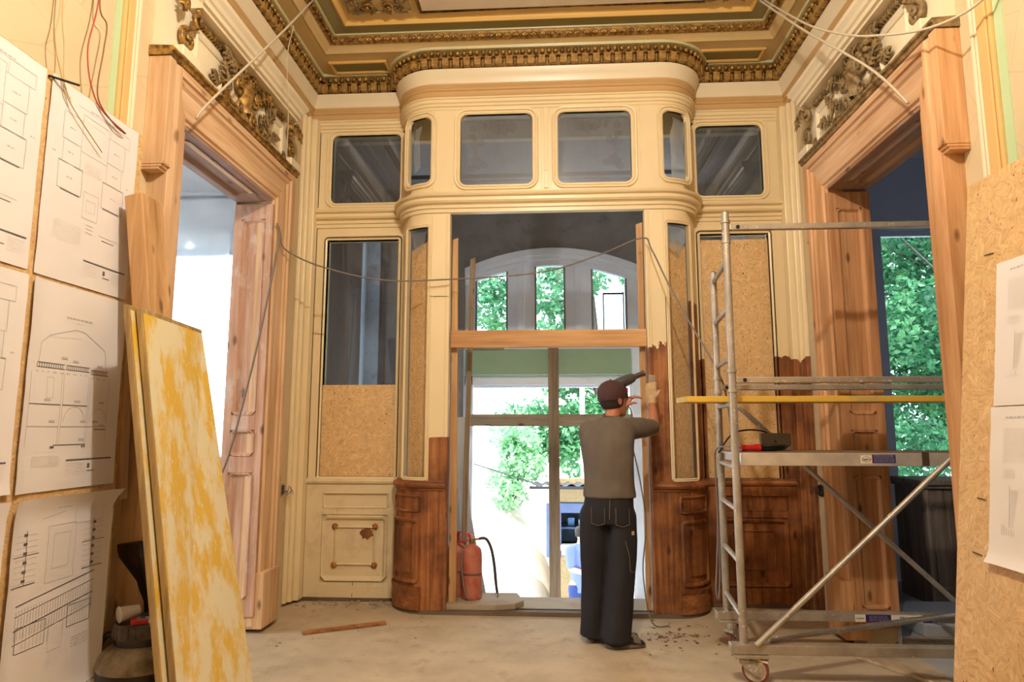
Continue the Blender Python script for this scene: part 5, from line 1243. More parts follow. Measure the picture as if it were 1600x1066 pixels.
sheet('lower chart drawing hanging loose under the other on the leaning strand board', onlean(2.935, .905), .60, .64, chart(.60, .64), 8, (.006, .02, 0))
o = MB().tube([(-2.165, 2.56, 2.968), (-2.10, 2.66, 2.975)], .0055, 8).build('iron_pin', M_dark); tag(o, 'black iron pin sticking out at the corner of the drawing sheets', 'pin')

# loose wires from the wall above the drawings
def wire(label, pts, r, mat, cat='wire', nm='loose_wire', n=8):
    return tag(MB().tube(smoothpath(pts, n), r, 6).build(nm, mat, smooth=True), label, cat)
M_wr = plain('red_wire', srgb(170, 62, 40), .5); M_wb = plain('brown_wire', srgb(128, 82, 44), .5); M_wg = plain('beige_wire', srgb(186, 160, 112), .6)
wire('thin red wire dangling from above over the floor plan sheet', [(-2.19, 2.84, 4.0), (-2.17, 2.82, 3.50), (-2.17, 2.78, 3.21), (-2.155, 2.85, 2.995), (-2.14, 3.05, 2.93)], .0035, M_wr)
wire('thin brown wire twisted together with the red one above the floor plan', [(-2.19, 2.86, 4.0), (-2.17, 2.83, 3.50), (-2.17, 2.89, 3.42), (-2.16, 2.87, 3.27), (-2.155, 2.85, 3.03), (-2.14, 2.95, 2.94), (-2.138, 3.04, 2.925)], .0035, M_wb)
wire('beige wire loop running down over the iron pin onto the floor plan', [(-2.19, 2.60, 4.0), (-2.17, 2.592, 3.34), (-2.16, 2.57, 3.15), (-2.155, 2.62, 3.0), (-2.145, 2.67, 2.90), (-2.145, 2.90, 2.765)], .003, M_wg)
wire('second beige wire hanging straight beside the looped one above the pin', [(-2.19, 2.61, 4.0), (-2.17, 2.605, 3.34), (-2.165, 2.63, 3.15), (-2.155, 2.635, 2.99), (-2.145, 2.675, 2.90)], .003, M_wg)
wire('taut pale cord from the ceiling to the casing corner opposite the scaffold', [(-1.84, 4.68, 4.79), (-1.90, 4.27, 4.25), (-2.005, 3.6, 3.4), (-2.04, 3.50, 3.23)], .008, M_cable_l, 'cord', 'ceiling_cord')
wire('thin string hanging from the taut cord along the gilded overdoor', [(-1.89, 4.45, 4.42), (-1.95, 4.5, 4.2), (-1.965, 4.6, 3.8), (-1.97, 4.62, 3.45)], .003, M_cable_l, 'cord', 'hanging_string')
wire('taut pale cord from the ceiling to the head of the doorway with the scaffold', [(1.65, 4.89, 4.79), (1.74, 4.3, 4.15), (1.88, 3.75, 3.55), (1.955, 3.52, 3.21)], .008, M_cable_l, 'cord', 'ceiling_cord')
wire('slack pale cord drooping across the gilded overdoor above the scaffold', [(1.67, 4.88, 4.79), (1.72, 4.2, 4.13), (1.77, 3.8, 3.80), (1.81, 3.5, 3.60), (1.92, 3.2, 3.45), (2.04, 3.0, 3.454), (2.12, 2.9, 3.62)], .007, M_cable_l, 'cord', 'ceiling_cord')
wire('thin grey cable slung across the screen from the panelled side door to the scaffold', [(-2.09, 4.86, 2.94), (-2.07, 4.92, 2.84), (-1.857, 5.1, 2.751), (-1.409, 5.2, 2.657), (-.953, 5.29, 2.668), (-.104, 5.30, 2.72), (.40, 5.29, 2.86), (.747, 5.28, 2.993), (.81, 5.2, 2.873), (.901, 5.0, 2.54), (1.016, 4.9, 2.25), (1.13, 4.74, 1.95), (1.21, 4.72, 1.75), (1.24, 4.70, 1.5)], .0065, M_cable, 'cable', 'slung_cable')
wire('grey cable hanging down the panelled reveal beside the bright side window', [(-2.10, 4.80, 3.02), (-2.08, 4.83, 2.93), (-2.08, 4.80, 2.83), (-2.15, 4.68, 2.05), (-2.27, 4.60, 1.30), (-2.34, 4.55, 1.05)], .0075, M_cable, 'cable', 'hanging_cable')

# leaning timber, yellow formwork, barrel
q = MB(); q.hexa([(-1.745, 3.06, 0), (-1.665, 3.06, 0), (-1.665, 3.24, 0), (-1.745, 3.24, 0), (-2.115, 3.04, 2.60), (-2.025, 3.04, 2.62), (-2.025, 3.22, 2.62), (-2.115, 3.22, 2.60)]); o = q.build('timber_post', M_timber_v, bevel=.006); tag(o, 'thick rough-sawn timber post leaning behind the yellow formwork panels', 'timber')
def panel(label, P, th, sh):
    a, b, c, d = [Vector(p) for p in P]; nrm = (b - a).cross(d - a).normalized()
    if nrm.x < 0: nrm = -nrm
    f = [p + nrm * sh for p in (a, b, c, d)]; k = [p + nrm * (sh - th) for p in (a, b, c, d)]
    root = thing('formwork_panel', label, 'panel', 'yellow formwork panels leaning together', (0, 0, 0))
    q = MB(); q.hexa([tuple(p) for p in k + f]); core = q.build('panel_core', M_plyedge, root, bevel=.003)
    q = MB(); e = .012
    g = [f[0].lerp(f[2], e), f[1].lerp(f[3], e), f[2].lerp(f[0], e), f[3].lerp(f[1], e)]
    q.hexa([tuple(p) for p in g] + [tuple(p + nrm * .002) for p in g]); q.build('yellow_face', M_yellow_board, root)
    return root
PA = [(-1.535, 2.87, 0), (-1.53, 3.55, 0), (-1.955, 3.55, 2.0), (-1.872, 2.87, 2.0)]
panel('front yellow worn formwork panel leaning beside the black barrel, broad face showing', PA, .028, 0.0)
PBk = [(-1.565, 2.83, 0), (-1.56, 3.50, 0), (-1.985, 3.50, 2.01), (-1.902, 2.83, 2.01)]
panel('rear yellow formwork panel of which only the edge shows behind the front panel', PBk, .028, -.006)
t = thing('barrel', 'black plastic barrel with pale dusty shoulder and screw lid, cup on top', 'barrel', loc=(-1.985, 3.26, 0))
M_bar = patchy('dusty_black_barrel', srgb(24, 21, 18), srgb(58, 48, 38), .45, .7, 6.0, rough=.32)
MB().lathe([(.15, 0), (.185, .02), (.195, .06), (.195, .12), (.202, .14), (.195, .16), (.197, .30), (.198, .325)], n=28).build('barrel_body', M_bar, t, smooth=40)
MB().lathe([(.198, .325), (.203, .335), (.200, .35), (.192, .375), (.172, .405), (.145, .425), (.128, .43)], n=28).build('barrel_shoulder', patchy('dusty_pale_shoulder', srgb(92, 80, 62), srgb(158, 142, 112), .35, .6, 5.0, rough=.25), t, smooth=40)  # pale colour holds both dust and the whitish reflections on the shoulder
MB().lathe([(.126, .425), (.128, .47), (.124, .475)], n=28).build('barrel_neck', M_bar, t, smooth=40)
q = MB(); q.lathe([(.128, .462), (.138, .465), (.140, .50), (.136, .525), (.128, .53), (.118, .518), (.02, .515)], n=28)
for k in range(28): a = 2 * PI * k / 28; q.obox((.139 * math.cos(a), .139 * math.sin(a), .47), (.139 * math.cos(a), .139 * math.sin(a), .52), .01, .006, (math.cos(a), math.sin(a), 0))
q.build('screw_lid', patchy('dusty_lid', srgb(52, 44, 40), srgb(104, 90, 80), .4, .65, 8.0, rough=.6), t, smooth=40)
for a in (PI * 1.08, PI * .1):
    c_, s_ = math.cos(a), math.sin(a); MB().tube(smoothpath([(.12 * c_, .12 * s_, .46), (.165 * c_, .165 * s_, .465), (.195 * c_, .195 * s_, .42), (.195 * c_, .195 * s_, .34), (.183 * c_, .183 * s_, .30)], 6), .014, 8).build('grip_handle', M_bar, t, smooth=True)
t = thing('plastic_cup', 'empty white plastic cup lying on its side on the black barrel lid', 'cup', loc=(-2.045, 3.215, .570))
ax = Vector((.55, .75, 0.05)).normalized(); Rm = Vector((0, 0, 1)).rotation_difference(ax).to_matrix()
Mc = lambda a, b, c: tuple(Rm @ Vector((a, b, c)))
MB(Mc).lathe([(.0365, -.045), (.0385, -.044), (.0385, -.041), (.036, -.040), (.026, .045), (.002, .045), (.002, .043), (.0245, .043), (.035, -.040)], n=24).build('cup_wall', M_white_plastic, t, smooth=40)
q = MB(Mc)
for k in range(5): q.lathe([(.0338 - .0018 * k, -.03 + .013 * k), (.0348 - .0018 * k, -.028 + .013 * k), (.0335 - .0018 * k, -.026 + .013 * k)], n=24)
q.build('cup_ribs', M_white_plastic, t)
t = thing('cigarette_packet', 'small red and silver packet lying on the black barrel lid by the cup', 'packet', loc=(-1.96, 3.185, .531))
q = MB(); q.box(-.045, .03, -.028, .028, 0, .022); o = q.build('packet_body', M_redclean, t, bevel=.002); o.rotation_euler = (0, 0, .5)
q = MB(); q.box(.03, .05, -.028, .028, 0, .022); q.box(-.02, .05, -.0275, .0275, .022, .0235); o = q.build('silver_wrap', plain('silver_foil', srgb(196, 190, 196), .25, .8), t, bevel=.001); o.rotation_euler = (0, 0, .5)
q = MB(); q.obox((-2.03, 3.55, 0), (-2.16, 3.37, .87), .15, .05, (0.3, 1, 0)); o = q.build('dark_board', patchy('dark_stained_offcut', srgb(36, 26, 20), srgb(92, 70, 50), .45, .7, 7.0, rough=.45), bevel=.004); tag(o, 'dark stained board offcut leaning at the wall behind the black barrel', 'board')

# floor pieces
q = MB(); q.obox((-1.78, 4.82, .012), (-1.25, 5.10, .012), .045, .022); o = q.build('wooden_stick', wood('floor_stick', 0, srgb(120, 72, 34), srgb(170, 112, 58), srgb(196, 140, 84)), bevel=.004); tag(o, 'flat brown wooden stick lying on the floor under the cream panel', 'stick')
q = MB(); P = [(-.90, 5.40), (-.46, 5.40), (-.30, 5.45), (-.235, 5.55), (-.30, 5.80), (-.90, 5.80)]; q2 = MB(lambda s, n, z: (s, z, n)); q2.prism(P, .03, .075); o = q2.build('stone_slab', M_stone, bevel=.006); tag(o, 'loose stone slab with a cut corner in the doorway under the fire extinguishers', 'slab')
def extinguisher(label, x, y, s, rz):
    t = thing('fire_extinguisher', label, 'fire extinguisher', 'dusty red fire extinguishers in the doorway', (x, y, .075)); t.rotation_euler = (0, 0, rz); t.scale = (s, s, s)
    MB().lathe([(.07, 0), (.084, .006), (.086, .02), (.086, .36), (.078, .40), (.05, .425), (.026, .435), (.022, .445)], n=26).build('cylinder_body', M_red, t, smooth=40)
    MB().lathe([(.0865, .195), (.090, .198), (.090, .210), (.0865, .213)], n=26).build('strap', plain('dull_strap', srgb(120, 92, 80), .5, .4) if 'dull_strap' not in bpy.data.materials else bpy.data.materials['dull_strap'], t)
    q = MB(); q.lathe([(.02, .44), (.024, .45), (.024, .475), (.018, .49), (.004, .492)], n=14); q.tube([(0, 0, .475), (.10, 0, .485)], .010, 8); q.build('valve', plain('brass_valve', srgb(150, 120, 80), .4, .7) if 'brass_valve' not in bpy.data.materials else bpy.data.materials['brass_valve'], t, smooth=40)
    q = MB(); q.obox((.02, 0, .50), (-.09, 0, .535), .024, .008); q.obox((-.02, 0, .492), (-.03, 0, .53), .02, .02); q.build('lever', M_redclean, t, bevel=.002)
    q = MB(); q.obox((.0, 0, .475), (-.10, 0, .455), .022, .010); q.build('carry_handle', M_redclean, t, bevel=.002)
    MB().tube(smoothpath([(.06, 0, .483), (.12, 0, .48), (.165, -.01, .40), (.19, -.01, .27), (.205, -.01, .12), (.215, 0, .045)], 6), [.013] * 24 + [.012] * 6 + [.010], 8).build('hose', M_rubber, t, smooth=True)
    MB().tube([(.213, 0, .06), (.218, 0, .01)], [.013, .009], 8).build('nozzle', M_galv, t)
    MB().tube(smoothpath([(-.07, -.06, .40), (-.075, -.075, .25), (-.05, -.095, .10), (-.03, -.10, .02)], 6), .008, 6).build('safety_cord', M_cable, t, smooth=True)
    return t
extinguisher('dusty red fire extinguisher with black hose standing on the loose stone slab', -.665, 5.60, .98, 0)
extinguisher('second red fire extinguisher mostly hidden behind the door post strip', -.80, 5.70, .98, 1.9)
# paint chips scraped off onto the floor
q = MB(); rr = random.Random(9)
for k in range(130):
    x = rr.gauss(.82, .16); y = rr.gauss(4.93, .12); s = rr.uniform(.004, .016); a = rr.uniform(0, PI)
    if k > 90: x, y = rr.uniform(-1.9, 1.4), rr.uniform(4.4, 5.2); s *= .6
    i = q.pts([(x + s * math.cos(a + b) * (1 if b != 1 else .6), y + s * math.sin(a + b), .002 + (.004 if b == 2 else 0)) for b in (0, 1, 2, 3.6, 5)]); q.f.append(tuple(i))
    j = q.pts([(x + s * .9 * math.cos(a + b), y + s * .9 * math.sin(a + b), .0012) for b in (0, 1, 2, 3.6, 5)]); q.f.append(tuple(j))
o = q.build('paint_scrapings', patchy('scraped_flakes', srgb(62, 36, 20), srgb(150, 100, 60), .45, .55, 30)); o['kind'] = 'stuff'; tag(o, 'dark paint scrapings scattered on the floor at the worker\'s feet', 'debris')
# dusty rubble under the dado by the corner
q = MB()
for k in range(70):
    x, y = rr.uniform(-2.12, -1.1), 5.70 - abs(rr.gauss(0, .09)); s = rr.uniform(.006, .022); q.lathe([(.001, 0), (s, s * .2), (s * .8, s * .8), (.001, s)], c=(x, y, 0), n=5, sx=rr.uniform(.7, 1.3))
o = q.build('plaster_crumbs', M_stone); o['kind'] = 'stuff'; tag(o, 'grey plaster crumbs along the foot of the cream panel', 'debris')

# ------------------------------------------------------------------ things in the side rooms
t = thing('old_cabinet', 'dark weathered cabinet with a moulded top in the room beyond the scaffold', 'cabinet', loc=(3.42, 6.05, 0))
M_cab = wood('dark_weathered_wood', 2, srgb(92, 78, 66), srgb(134, 116, 100), srgb(160, 142, 124), knots=False)
q = MB(); q.box(-.30, .55, -.18, .30, 0, .98); q.build('carcass', M_cab, t, bevel=.006)
q = MB(); q.box(-.34, .6, -.23, .33, .98, 1.02); q.box(-.32, .58, -.21, .32, .95, .98); q.build('top', M_cab, t, bevel=.006)
for x in (-.30, -.08, .2): MB().box(x, x + .03, -.20, -.18, .04, .94).build('stile', M_cab, t, bevel=.004)
q = MB(lambda s, n, z: (s, -.18 - n, z)); ring(q, -.22, -.12, .15, .8, .004, [(0.02, 0), (.02, .012), (.008, .012), (0, 0)], na=1); q.build('door_panel', M_cab, t)
q = MB(lambda s, n, z: (s, z, n)); q.prism([(2.60, 5.02), (3.5, 5.0), (3.5, 5.68), (2.80, 5.68), (2.58, 5.28)], 0.0, .085); o = q.build('foam_slab', plain('pale_foam_slab', srgb(186, 184, 182), .8, var=.08), bevel=.008); tag(o, 'pale thick foam slab lying on the floor past the scaffold doorway', 'slab')
for lab, a, b, w in (('pale plank on the floor running under the scaffold toward the leaning strand board', (1.92, 4.66, .012), (2.35, 3.85, .012), .10), ('short pale board lying across the threshold behind the scaffold', (2.05, 4.92, .012), (3.1, 4.86, .012), .13)):
    q = MB(); q.obox(a, b, w, .02); o = q.build('floor_board', wood('dusty_floor_board', 1, srgb(150, 126, 94), srgb(186, 160, 124), srgb(204, 182, 148)) if 'dusty_floor_board' not in bpy.data.materials else bpy.data.materials['dusty_floor_board'], bevel=.003); tag(o, lab, 'board')
t = thing('pale_crate', 'pale plank crate beyond the side door opposite the scaffold', 'crate', loc=(-2.98, 5.0, 0))
for k in range(3): MB().box(-.25, .12, -.2, .2, .005 + .107 * k, .105 + .107 * k).build('plank', plain('crate_white', srgb(190, 180, 178), .7, var=.1) if 'crate_white' not in bpy.data.materials else bpy.data.materials['crate_white'], t, bevel=.006)
q = MB(); q.hexa([(-3.2, 4.85, .327), (-2.88, 4.83, .327), (-2.9, 5.1, .327), (-3.2, 5.1, .327), (-3.15, 4.9, .335), (-2.92, 4.86, .333), (-2.93, 5.05, .375), (-3.15, 5.06, .37)]); o = q.build('pink_paper', plain('pink_folded_paper', srgb(216, 170, 186), .7), bevel=.003); tag(o, 'folded pink paper on the pale crate', 'paper')
q = MB(); rows = []
for k in range(8):
    t_ = k / 7; z = .34 + .30 * t_; r = .13 * math.sqrt(max(.02, 1 - (t_ * 1.02 - .25) ** 2 / .62)) ; rows.append([(-3.02 + r * 1.2 * math.cos(2 * PI * j / 14) * (1 + .06 * math.sin(3 * j)), 5.13 + r * .7 * math.sin(2 * PI * j / 14), z) for j in range(14)])
q.loft(rows); o = q.build('dark_bag', plain('dark_bag_cloth', srgb(30, 30, 38), .8, var=.2), smooth=True); tag(o, 'dark cloth bag standing behind the pink paper on the crate', 'bag')
# ------------------------------------------------------------------ people
from mathutils.bvhtree import BVHTree
def fuse(name, mb, voxel, mat, parent, smooth=6, wrinkle=0.0, wsc=9.0, seed=0, sz=0.6, factor=.5):
    me = bpy.data.meshes.new(name); me.from_pydata(mb.v, [], mb.f); b = bmesh.new(); b.from_mesh(me); bmesh.ops.remove_doubles(b, verts=b.verts, dist=1e-6); bmesh.ops.recalc_face_normals(b, faces=b.faces); b.to_mesh(me); b.free()
    o = bpy.data.objects.new(name, me); C.objects.link(o)
    r = o.modifiers.new('fuse', 'REMESH'); r.mode = 'VOXEL'; r.voxel_size = voxel
    s = o.modifiers.new('smooth', 'SMOOTH'); s.iterations = smooth; s.factor = factor
    m2 = bpy.data.meshes.new_from_object(o.evaluated_get(bpy.context.evaluated_depsgraph_get())); o.modifiers.clear(); o.data = m2; m2.name = name
    bpy.data.meshes.remove(me)
    if wrinkle:
        off = Vector((seed * 7.7, seed * 3.3, 0)); nn = [v.normal.copy() for v in m2.vertices]
        for v, n_ in zip(m2.vertices, nn):
            p = Vector((v.co.x * wsc, v.co.y * wsc, v.co.z * wsc * sz)); h = mnoise.noise(p + off) + .5 * mnoise.noise(p * 2.3 + off)
            v.co += n_ * wrinkle * h
    for p in m2.polygons: p.use_smooth = True
    m2.materials.clear(); m2.materials.append(mat); o.parent = parent
    return o
def cap_tube(mb, pts, rad, n=14):
    """limb with rounded ends"""
    P = [Vector(p) for p in pts]; d0 = (P[0] - P[1]).normalized(); d1 = (P[-1] - P[-2]).normalized()
    A = [P[0] + d0 * rad[0] * .75, P[0] + d0 * rad[0] * .45] + P + [P[-1] + d1 * rad[-1] * .45, P[-1] + d1 * rad[-1] * .75]
    R = [rad[0] * .45, rad[0] * .85] + list(rad) + [rad[-1] * .85, rad[-1] * .45]
    mb.tube([tuple(p) for p in A], R, n)
def limb(mb, joints, radii, k=6, n=14):
    P = smoothpath(joints, k); R = []
    for i in range(len(P)):
        t = i / k; a = min(int(t), len(radii) - 2); f = t - a; R.append(radii[a] * (1 - f) + radii[a + 1] * f)
    cap_tube(mb, P, R, n)
def ering(c, rx, ry, ang=0, n=20, tilt=0, pw=2.0):
    out = []
    for j in range(n):
        a = 2 * PI * j / n; x = rx * math.copysign(abs(math.cos(a)) ** (2 / pw), math.cos(a)); y = ry * math.copysign(abs(math.sin(a)) ** (2 / pw), math.sin(a))
        out.append((c[0] + x * math.cos(ang) - y * math.sin(ang), c[1] + x * math.sin(ang) + y * math.cos(ang), c[2] + tilt * y))
    return out
def head_parts(center, R):
    """head facing local +y turned by matrix R about center"""
    T = lambda p: tuple(Vector(center) + R @ Vector(p))
    prof = [(-.118, .020, .024, .058), (-.112, .036, .040, .050), (-.095, .050, .060, .034), (-.065, .060, .078, .018), (-.03, .068, .088, .008), (.015, .074, .096, 0), (.055, .073, .096, -.004), (.085, .062, .083, -.006), (.107, .040, .056, -.006), (.118, .015, .022, -.006)]
    m = MB(lambda a, b, c: T((a, b, c)))
    m.loft([ering((0, cy, z), rx, ry, 0, 20, 0, 2.15) for z, rx, ry, cy in prof])
    m.tube([(0, .092, .012), (0, .106, -.012), (0, .116, -.030), (0, .100, -.040)], [.008, .011, .014, .010], 8)
    for s in (-1, 1):
        m.lathe([(.001, -.016), (.012, -.014), (.016, 0), (.012, .014), (.001, .016)], c=(s * .030, .085, .006), n=8)       # brow and lid
        m.loft([[(s * (.070 + .010 * q) , -.004 - .012 * q + .018 * math.cos(2 * PI * j / 8) * (.9 + .25 * q), -.006 + .032 * math.sin(2 * PI * j / 8) * (.85 + .2 * q)) for j in range(8)] for q in (0, .5, 1)])
    m.tube([(-.024, .094, -.066), (0, .101, -.064), (.024, .094, -.066)], [.005, .008, .005], 6)
    return m, T
def hand(mb, wrist, fwd, palm, L=.185, curl=(.5, .7, .6), r=.0095, thumb=1, grow=0.0):
    """palm plus four unequal fingers and a thumb; fwd: along the hand, palm: direction the palm faces"""
    f = Vector(fwd).normalized(); p = Vector(palm); p = (p - f * p.dot(f)).normalized(); s = f.cross(p)      # s: across, thumb side = thumb * s
    w = Vector(wrist); g = grow
    rows = []
    for t, hw, hh in ((0, .026, .019), (.25, .034, .018), (.6, .041, .015), (.95, .042, .013), (1.05, .036, .010)):
        c_ = w + f * (L * .52 * t); rows.append([tuple(c_ + s * (hw + g) * math.cos(2 * PI * j / 12) + p * (hh + g) * math.sin(2 * PI * j / 12)) for j in range(12)])
    mb.loft(rows)
    for k, (o_, ln) in enumerate(((.030, .43), (.010, .49), (-.011, .46), (-.030, .36))):
        b = w + f * L * .49 + s * o_ * thumb; pts = [b - f * .02]; d = f.copy(); seg_ = ln * L / 2.35
        pts.append(b)
        for q in range(3):
            d = (d * math.cos(curl[q]) + p * math.sin(curl[q])); d.normalize(); pts.append(pts[-1] + d * seg_ * (1, .78, .57)[q]); p2 = p
            pp = d.cross(s); p = p
        rr_ = r * (.92 if k == 3 else 1)
        mb.tube([tuple(x) for x in pts] + [tuple(pts[-1] + d * rr_ * .6)], [rr_ + g, rr_ * 1.05 + g, rr_ + g, rr_ * .92 + g, rr_ * .8 + g, rr_ * .35 + g], 8)
    b = w + f * L * .12 + s * .024 * thumb; d1 = (s * thumb * .75 + f * .7 + p * .25).normalized(); d2 = (f * .85 + s * thumb * .2 + p * .6).normalized()
    pts = [b, b + d1 * L * .2, b + d1 * L * .2 + d2 * L * .17, b + d1 * L * .2 + (d2 + p * .5).normalized() * L * .28]
    mb.tube([tuple(x) for x in pts], [r * 1.5 + g, r * 1.25 + g, r * 1.05 + g, r * .6 + g], 8)
def project(obj, pts, direction, off):
    bv = BVHTree.FromPolygons([v.co for v in obj.data.vertices], [list(p.vertices) for p in obj.data.polygons]); d = Vector(direction); out = []
    for p in pts:
        h, nrm, _, _ = bv.ray_cast(Vector(p) - d * 1.0, d)
        out.append(tuple((h - d * off)) if h else tuple(p))
    return out
M_skin = plain('tanned_skin', srgb(176, 112, 82), .55, var=.08, vscale=12); M_shirt = plain('grey_brown_shirt', srgb(98, 86, 74), .9, var=.12, vscale=14)
M_pants = plain('black_work_trousers', srgb(24, 21, 25), .85, var=.2, vscale=18); M_stitch = plain('beige_stitching', srgb(120, 104, 88), .8)
M_cap = plain('burgundy_cap', srgb(70, 40, 42), .85, var=.12, vscale=20); M_hair = plain('dark_hair', srgb(40, 28, 22), .8, var=.3, vscale=60)
M_glove = plain('worn_work_glove', srgb(196, 166, 126), .9, var=.15, vscale=24); M_slip = plain('dusty_grey_slipper', srgb(104, 92, 84), .8, var=.15, vscale=16)
M_eye = plain('eye_white', srgb(226, 220, 212), .3)

wk = thing('person', 'worker in burgundy cap, grey-brown shirt and black trousers scraping the door post, seen from behind', 'person')
HD = Matrix.Rotation(-.85, 3, 'Z') @ Matrix.Rotation(.12, 3, 'X') @ Matrix.Scale(1.10, 3)
hc = (.437, 4.765, 1.655)
b, T = head_parts(hc, HD); b.M = None
limb(b, [(.425, 4.745, 1.44), (.430, 4.75, 1.53), (.436, 4.757, 1.60)], [.062, .056, .054])
b.loft([ering((.40, 4.74, z), rx, ry, -.25, 18) for z, rx, ry in ((.86, .12, .09), (.95, .145, .10), (1.05, .135, .09), (1.2, .15, .095), (1.34, .165, .10), (1.44, .155, .085), (1.49, .09, .06))])
SR, ER, WR_ = (.560, 4.785, 1.435), (.757, 4.985, 1.440), (.760, 5.105, 1.665)
SLf, EL, WL_ = (.245, 4.79, 1.430), (.330, 5.03, 1.37), (.545, 5.02, 1.605)
limb(b, [SR, tuple((Vector(SR) + Vector(ER)) / 2), ER], [.058, .050, .041]); limb(b, [ER, tuple(Vector(ER).lerp(Vector(WR_), .35)), WR_], [.042, .043, .028])
limb(b, [SLf, tuple((Vector(SLf) + Vector(EL)) / 2), EL], [.058, .050, .041]); limb(b, [EL, tuple(Vector(EL).lerp(Vector(WL_), .35)), WL_], [.042, .043, .028])
hand(b, WR_, (.0, .10, 1), (.25, .9, .0), curl=(.5, .8, .6), thumb=-1)
hand(b, WL_, (.55, -.05, .85), (.85, .2, -.5), curl=(.75, .9, .7), thumb=-1)
LH, LK, LA = (.300, 4.755, .90), (.285, 4.80, .50), (.268, 4.80, .09); RH, RK, RA = (.482, 4.735, .90), (.468, 4.70, .50), (.415, 4.665, .09)
for h_, k_, a_ in ((LH, LK, LA), (RH, RK, RA)):
    limb(b, [h_, tuple((Vector(h_) + Vector(k_)) / 2), k_], [.085, .075, .055]); limb(b, [k_, tuple(Vector(k_).lerp(Vector(a_), .35)), a_], [.055, .054, .036])
for a_, dr in ((LA, (.35, .94)), (RA, (.97, .16))):
    d = Vector((dr[0], dr[1], 0)).normalized(); p = Vector(a_); hl = p - d * .05; s_ = Vector((-d.y, d.x, 0)); rows = []
    for t_, hw, z0, z1 in ((0, .028, .022, .09), (.2, .034, .018, .10), (.45, .040, .018, .085), (.7, .046, .018, .055), (.92, .044, .02, .042), (1.0, .03, .022, .035)):
        c_ = hl + d * .235 * t_; rows.append([(c_.x + s_.x * hw * math.cos(2 * PI * j / 12), c_.y + s_.y * hw * math.cos(2 * PI * j / 12), (z0 + z1) / 2 + (z1 - z0) / 2 * math.sin(2 * PI * j / 12)) for j in range(12)])
    b.loft(rows)
    q = MB(); rows = []
    for t_, hw, z0, z1 in ((-.03, .016, .03, .08), (0, .033, .021, .12), (.2, .038, .021, .105), (.45, .044, .021, .090), (.7, .050, .021, .061), (.92, .048, .022, .048), (1.02, .033, .023, .040), (1.04, .008, .028, .034)):
        c_ = hl + d * .235 * t_; rows.append([(c_.x + s_.x * hw * math.cos(2 * PI * j / 14), c_.y + s_.y * hw * math.cos(2 * PI * j / 14), (z0 + z1) / 2 + (z1 - z0) / 2 * math.sin(2 * PI * j / 14)) for j in range(14)])
    q.loft(rows); q.build('sock', M_pants, wk, smooth=True)
fuse('body', b, .0055, M_skin, wk, 4)
# cap, hair, eyes
m = MB(lambda a, b_, c_: T((a, b_, c_))); m.loft([ering((0, -.004, z), rx, ry, 0, 22) for z, rx, ry in ((.005, .079, .101), (.03, .0815, .105), (.06, .081, .105), (.09, .070, .092), (.112, .050, .068), (.126, .022, .032), (.129, .004, .005))], caps=False)
m.loft([ering((0, -.004, z), rx, ry, 0, 22) for z, rx, ry in ((.003, .081, .104), (.022, .083, .107))], caps=False)
m.grid([[(x, (.092 - .10 * (x / .09) ** 2 * .35) + .075 * t_ * (1 - (x / .09) ** 2 * .6), .018 - .02 * t_ - .05 * (x / .09) ** 2 * .3) for x in [-.07 + .14 * j / 10 for j in range(11)]] for t_ in (0, .33, .66, 1)])
m.lathe([(.001, .128), (.008, .130), (.001, .135)], c=(0, -.004, 0), n=8)
m.build('cap', M_cap, wk, smooth=True)
m = MB(lambda a, b_, c_: T((a, b_, c_)))
rows = []
for z, rx, ry in ((-.055, .060, .074), (-.03, .0715, .092), (.0, .0765, .099), (.03, .078, .101)):
    rows.append([(rx * math.cos(a), -.001 + ry * math.sin(a), z) for a in [PI * .92 + PI * 1.16 * j / 18 for j in range(19)]])
m.grid(rows); m.build('hair', M_hair, wk, smooth=True)
m = MB(lambda a, b_, c_: T((a, b_, c_)))
for s in (-1, 1): m.lathe([(.001, -.006), (.008, 0), (.001, .006)], c=(s * .030, .096, .002), n=10)
m.build('eyes', M_eye, wk, smooth=True)
# shirt
m = MB(); m.loft([ering((cx, cy, z), rx, ry, -.25, 22, 0, 2.3) for z, cx, cy, rx, ry in ((.972, .402, 4.745, .184, .130), (1.0, .402, 4.745, .182, .129), (1.04, .402, 4.745, .178, .125), (1.10, .402, 4.745, .174, .121), (1.22, .396, 4.74, .180, .12), (1.34, .392, 4.745, .192, .122), (1.42, .396, 4.755, .196, .112), (1.47, .404, 4.755, .178, .096), (1.505, .415, 4.753, .128, .08), (1.53, .424, 4.750, .078, .066))])
limb(m, [(.52, 4.77, 1.44), (.62, 4.85, 1.455), (.735, 4.965, 1.458)], [.088, .075, .064]); limb(m, [(.27, 4.78, 1.43), (.265, 4.88, 1.41), (.315, 4.99, 1.385)], [.085, .072, .062])
sh = fuse('shirt', m, .010, M_shirt, wk, 5, .007, 8.0, 1)
m = MB(); m.loft([ering((.428, 4.75, z), rx, rx * 1.02, 0, 20, .25) for z, rx in ((1.522, .070), (1.545, .064), (1.552, .060), (1.545, .058))], caps=False); m.build('collar', plain('dark_shirt_collar', srgb(76, 62, 54), .9), wk, smooth=True)
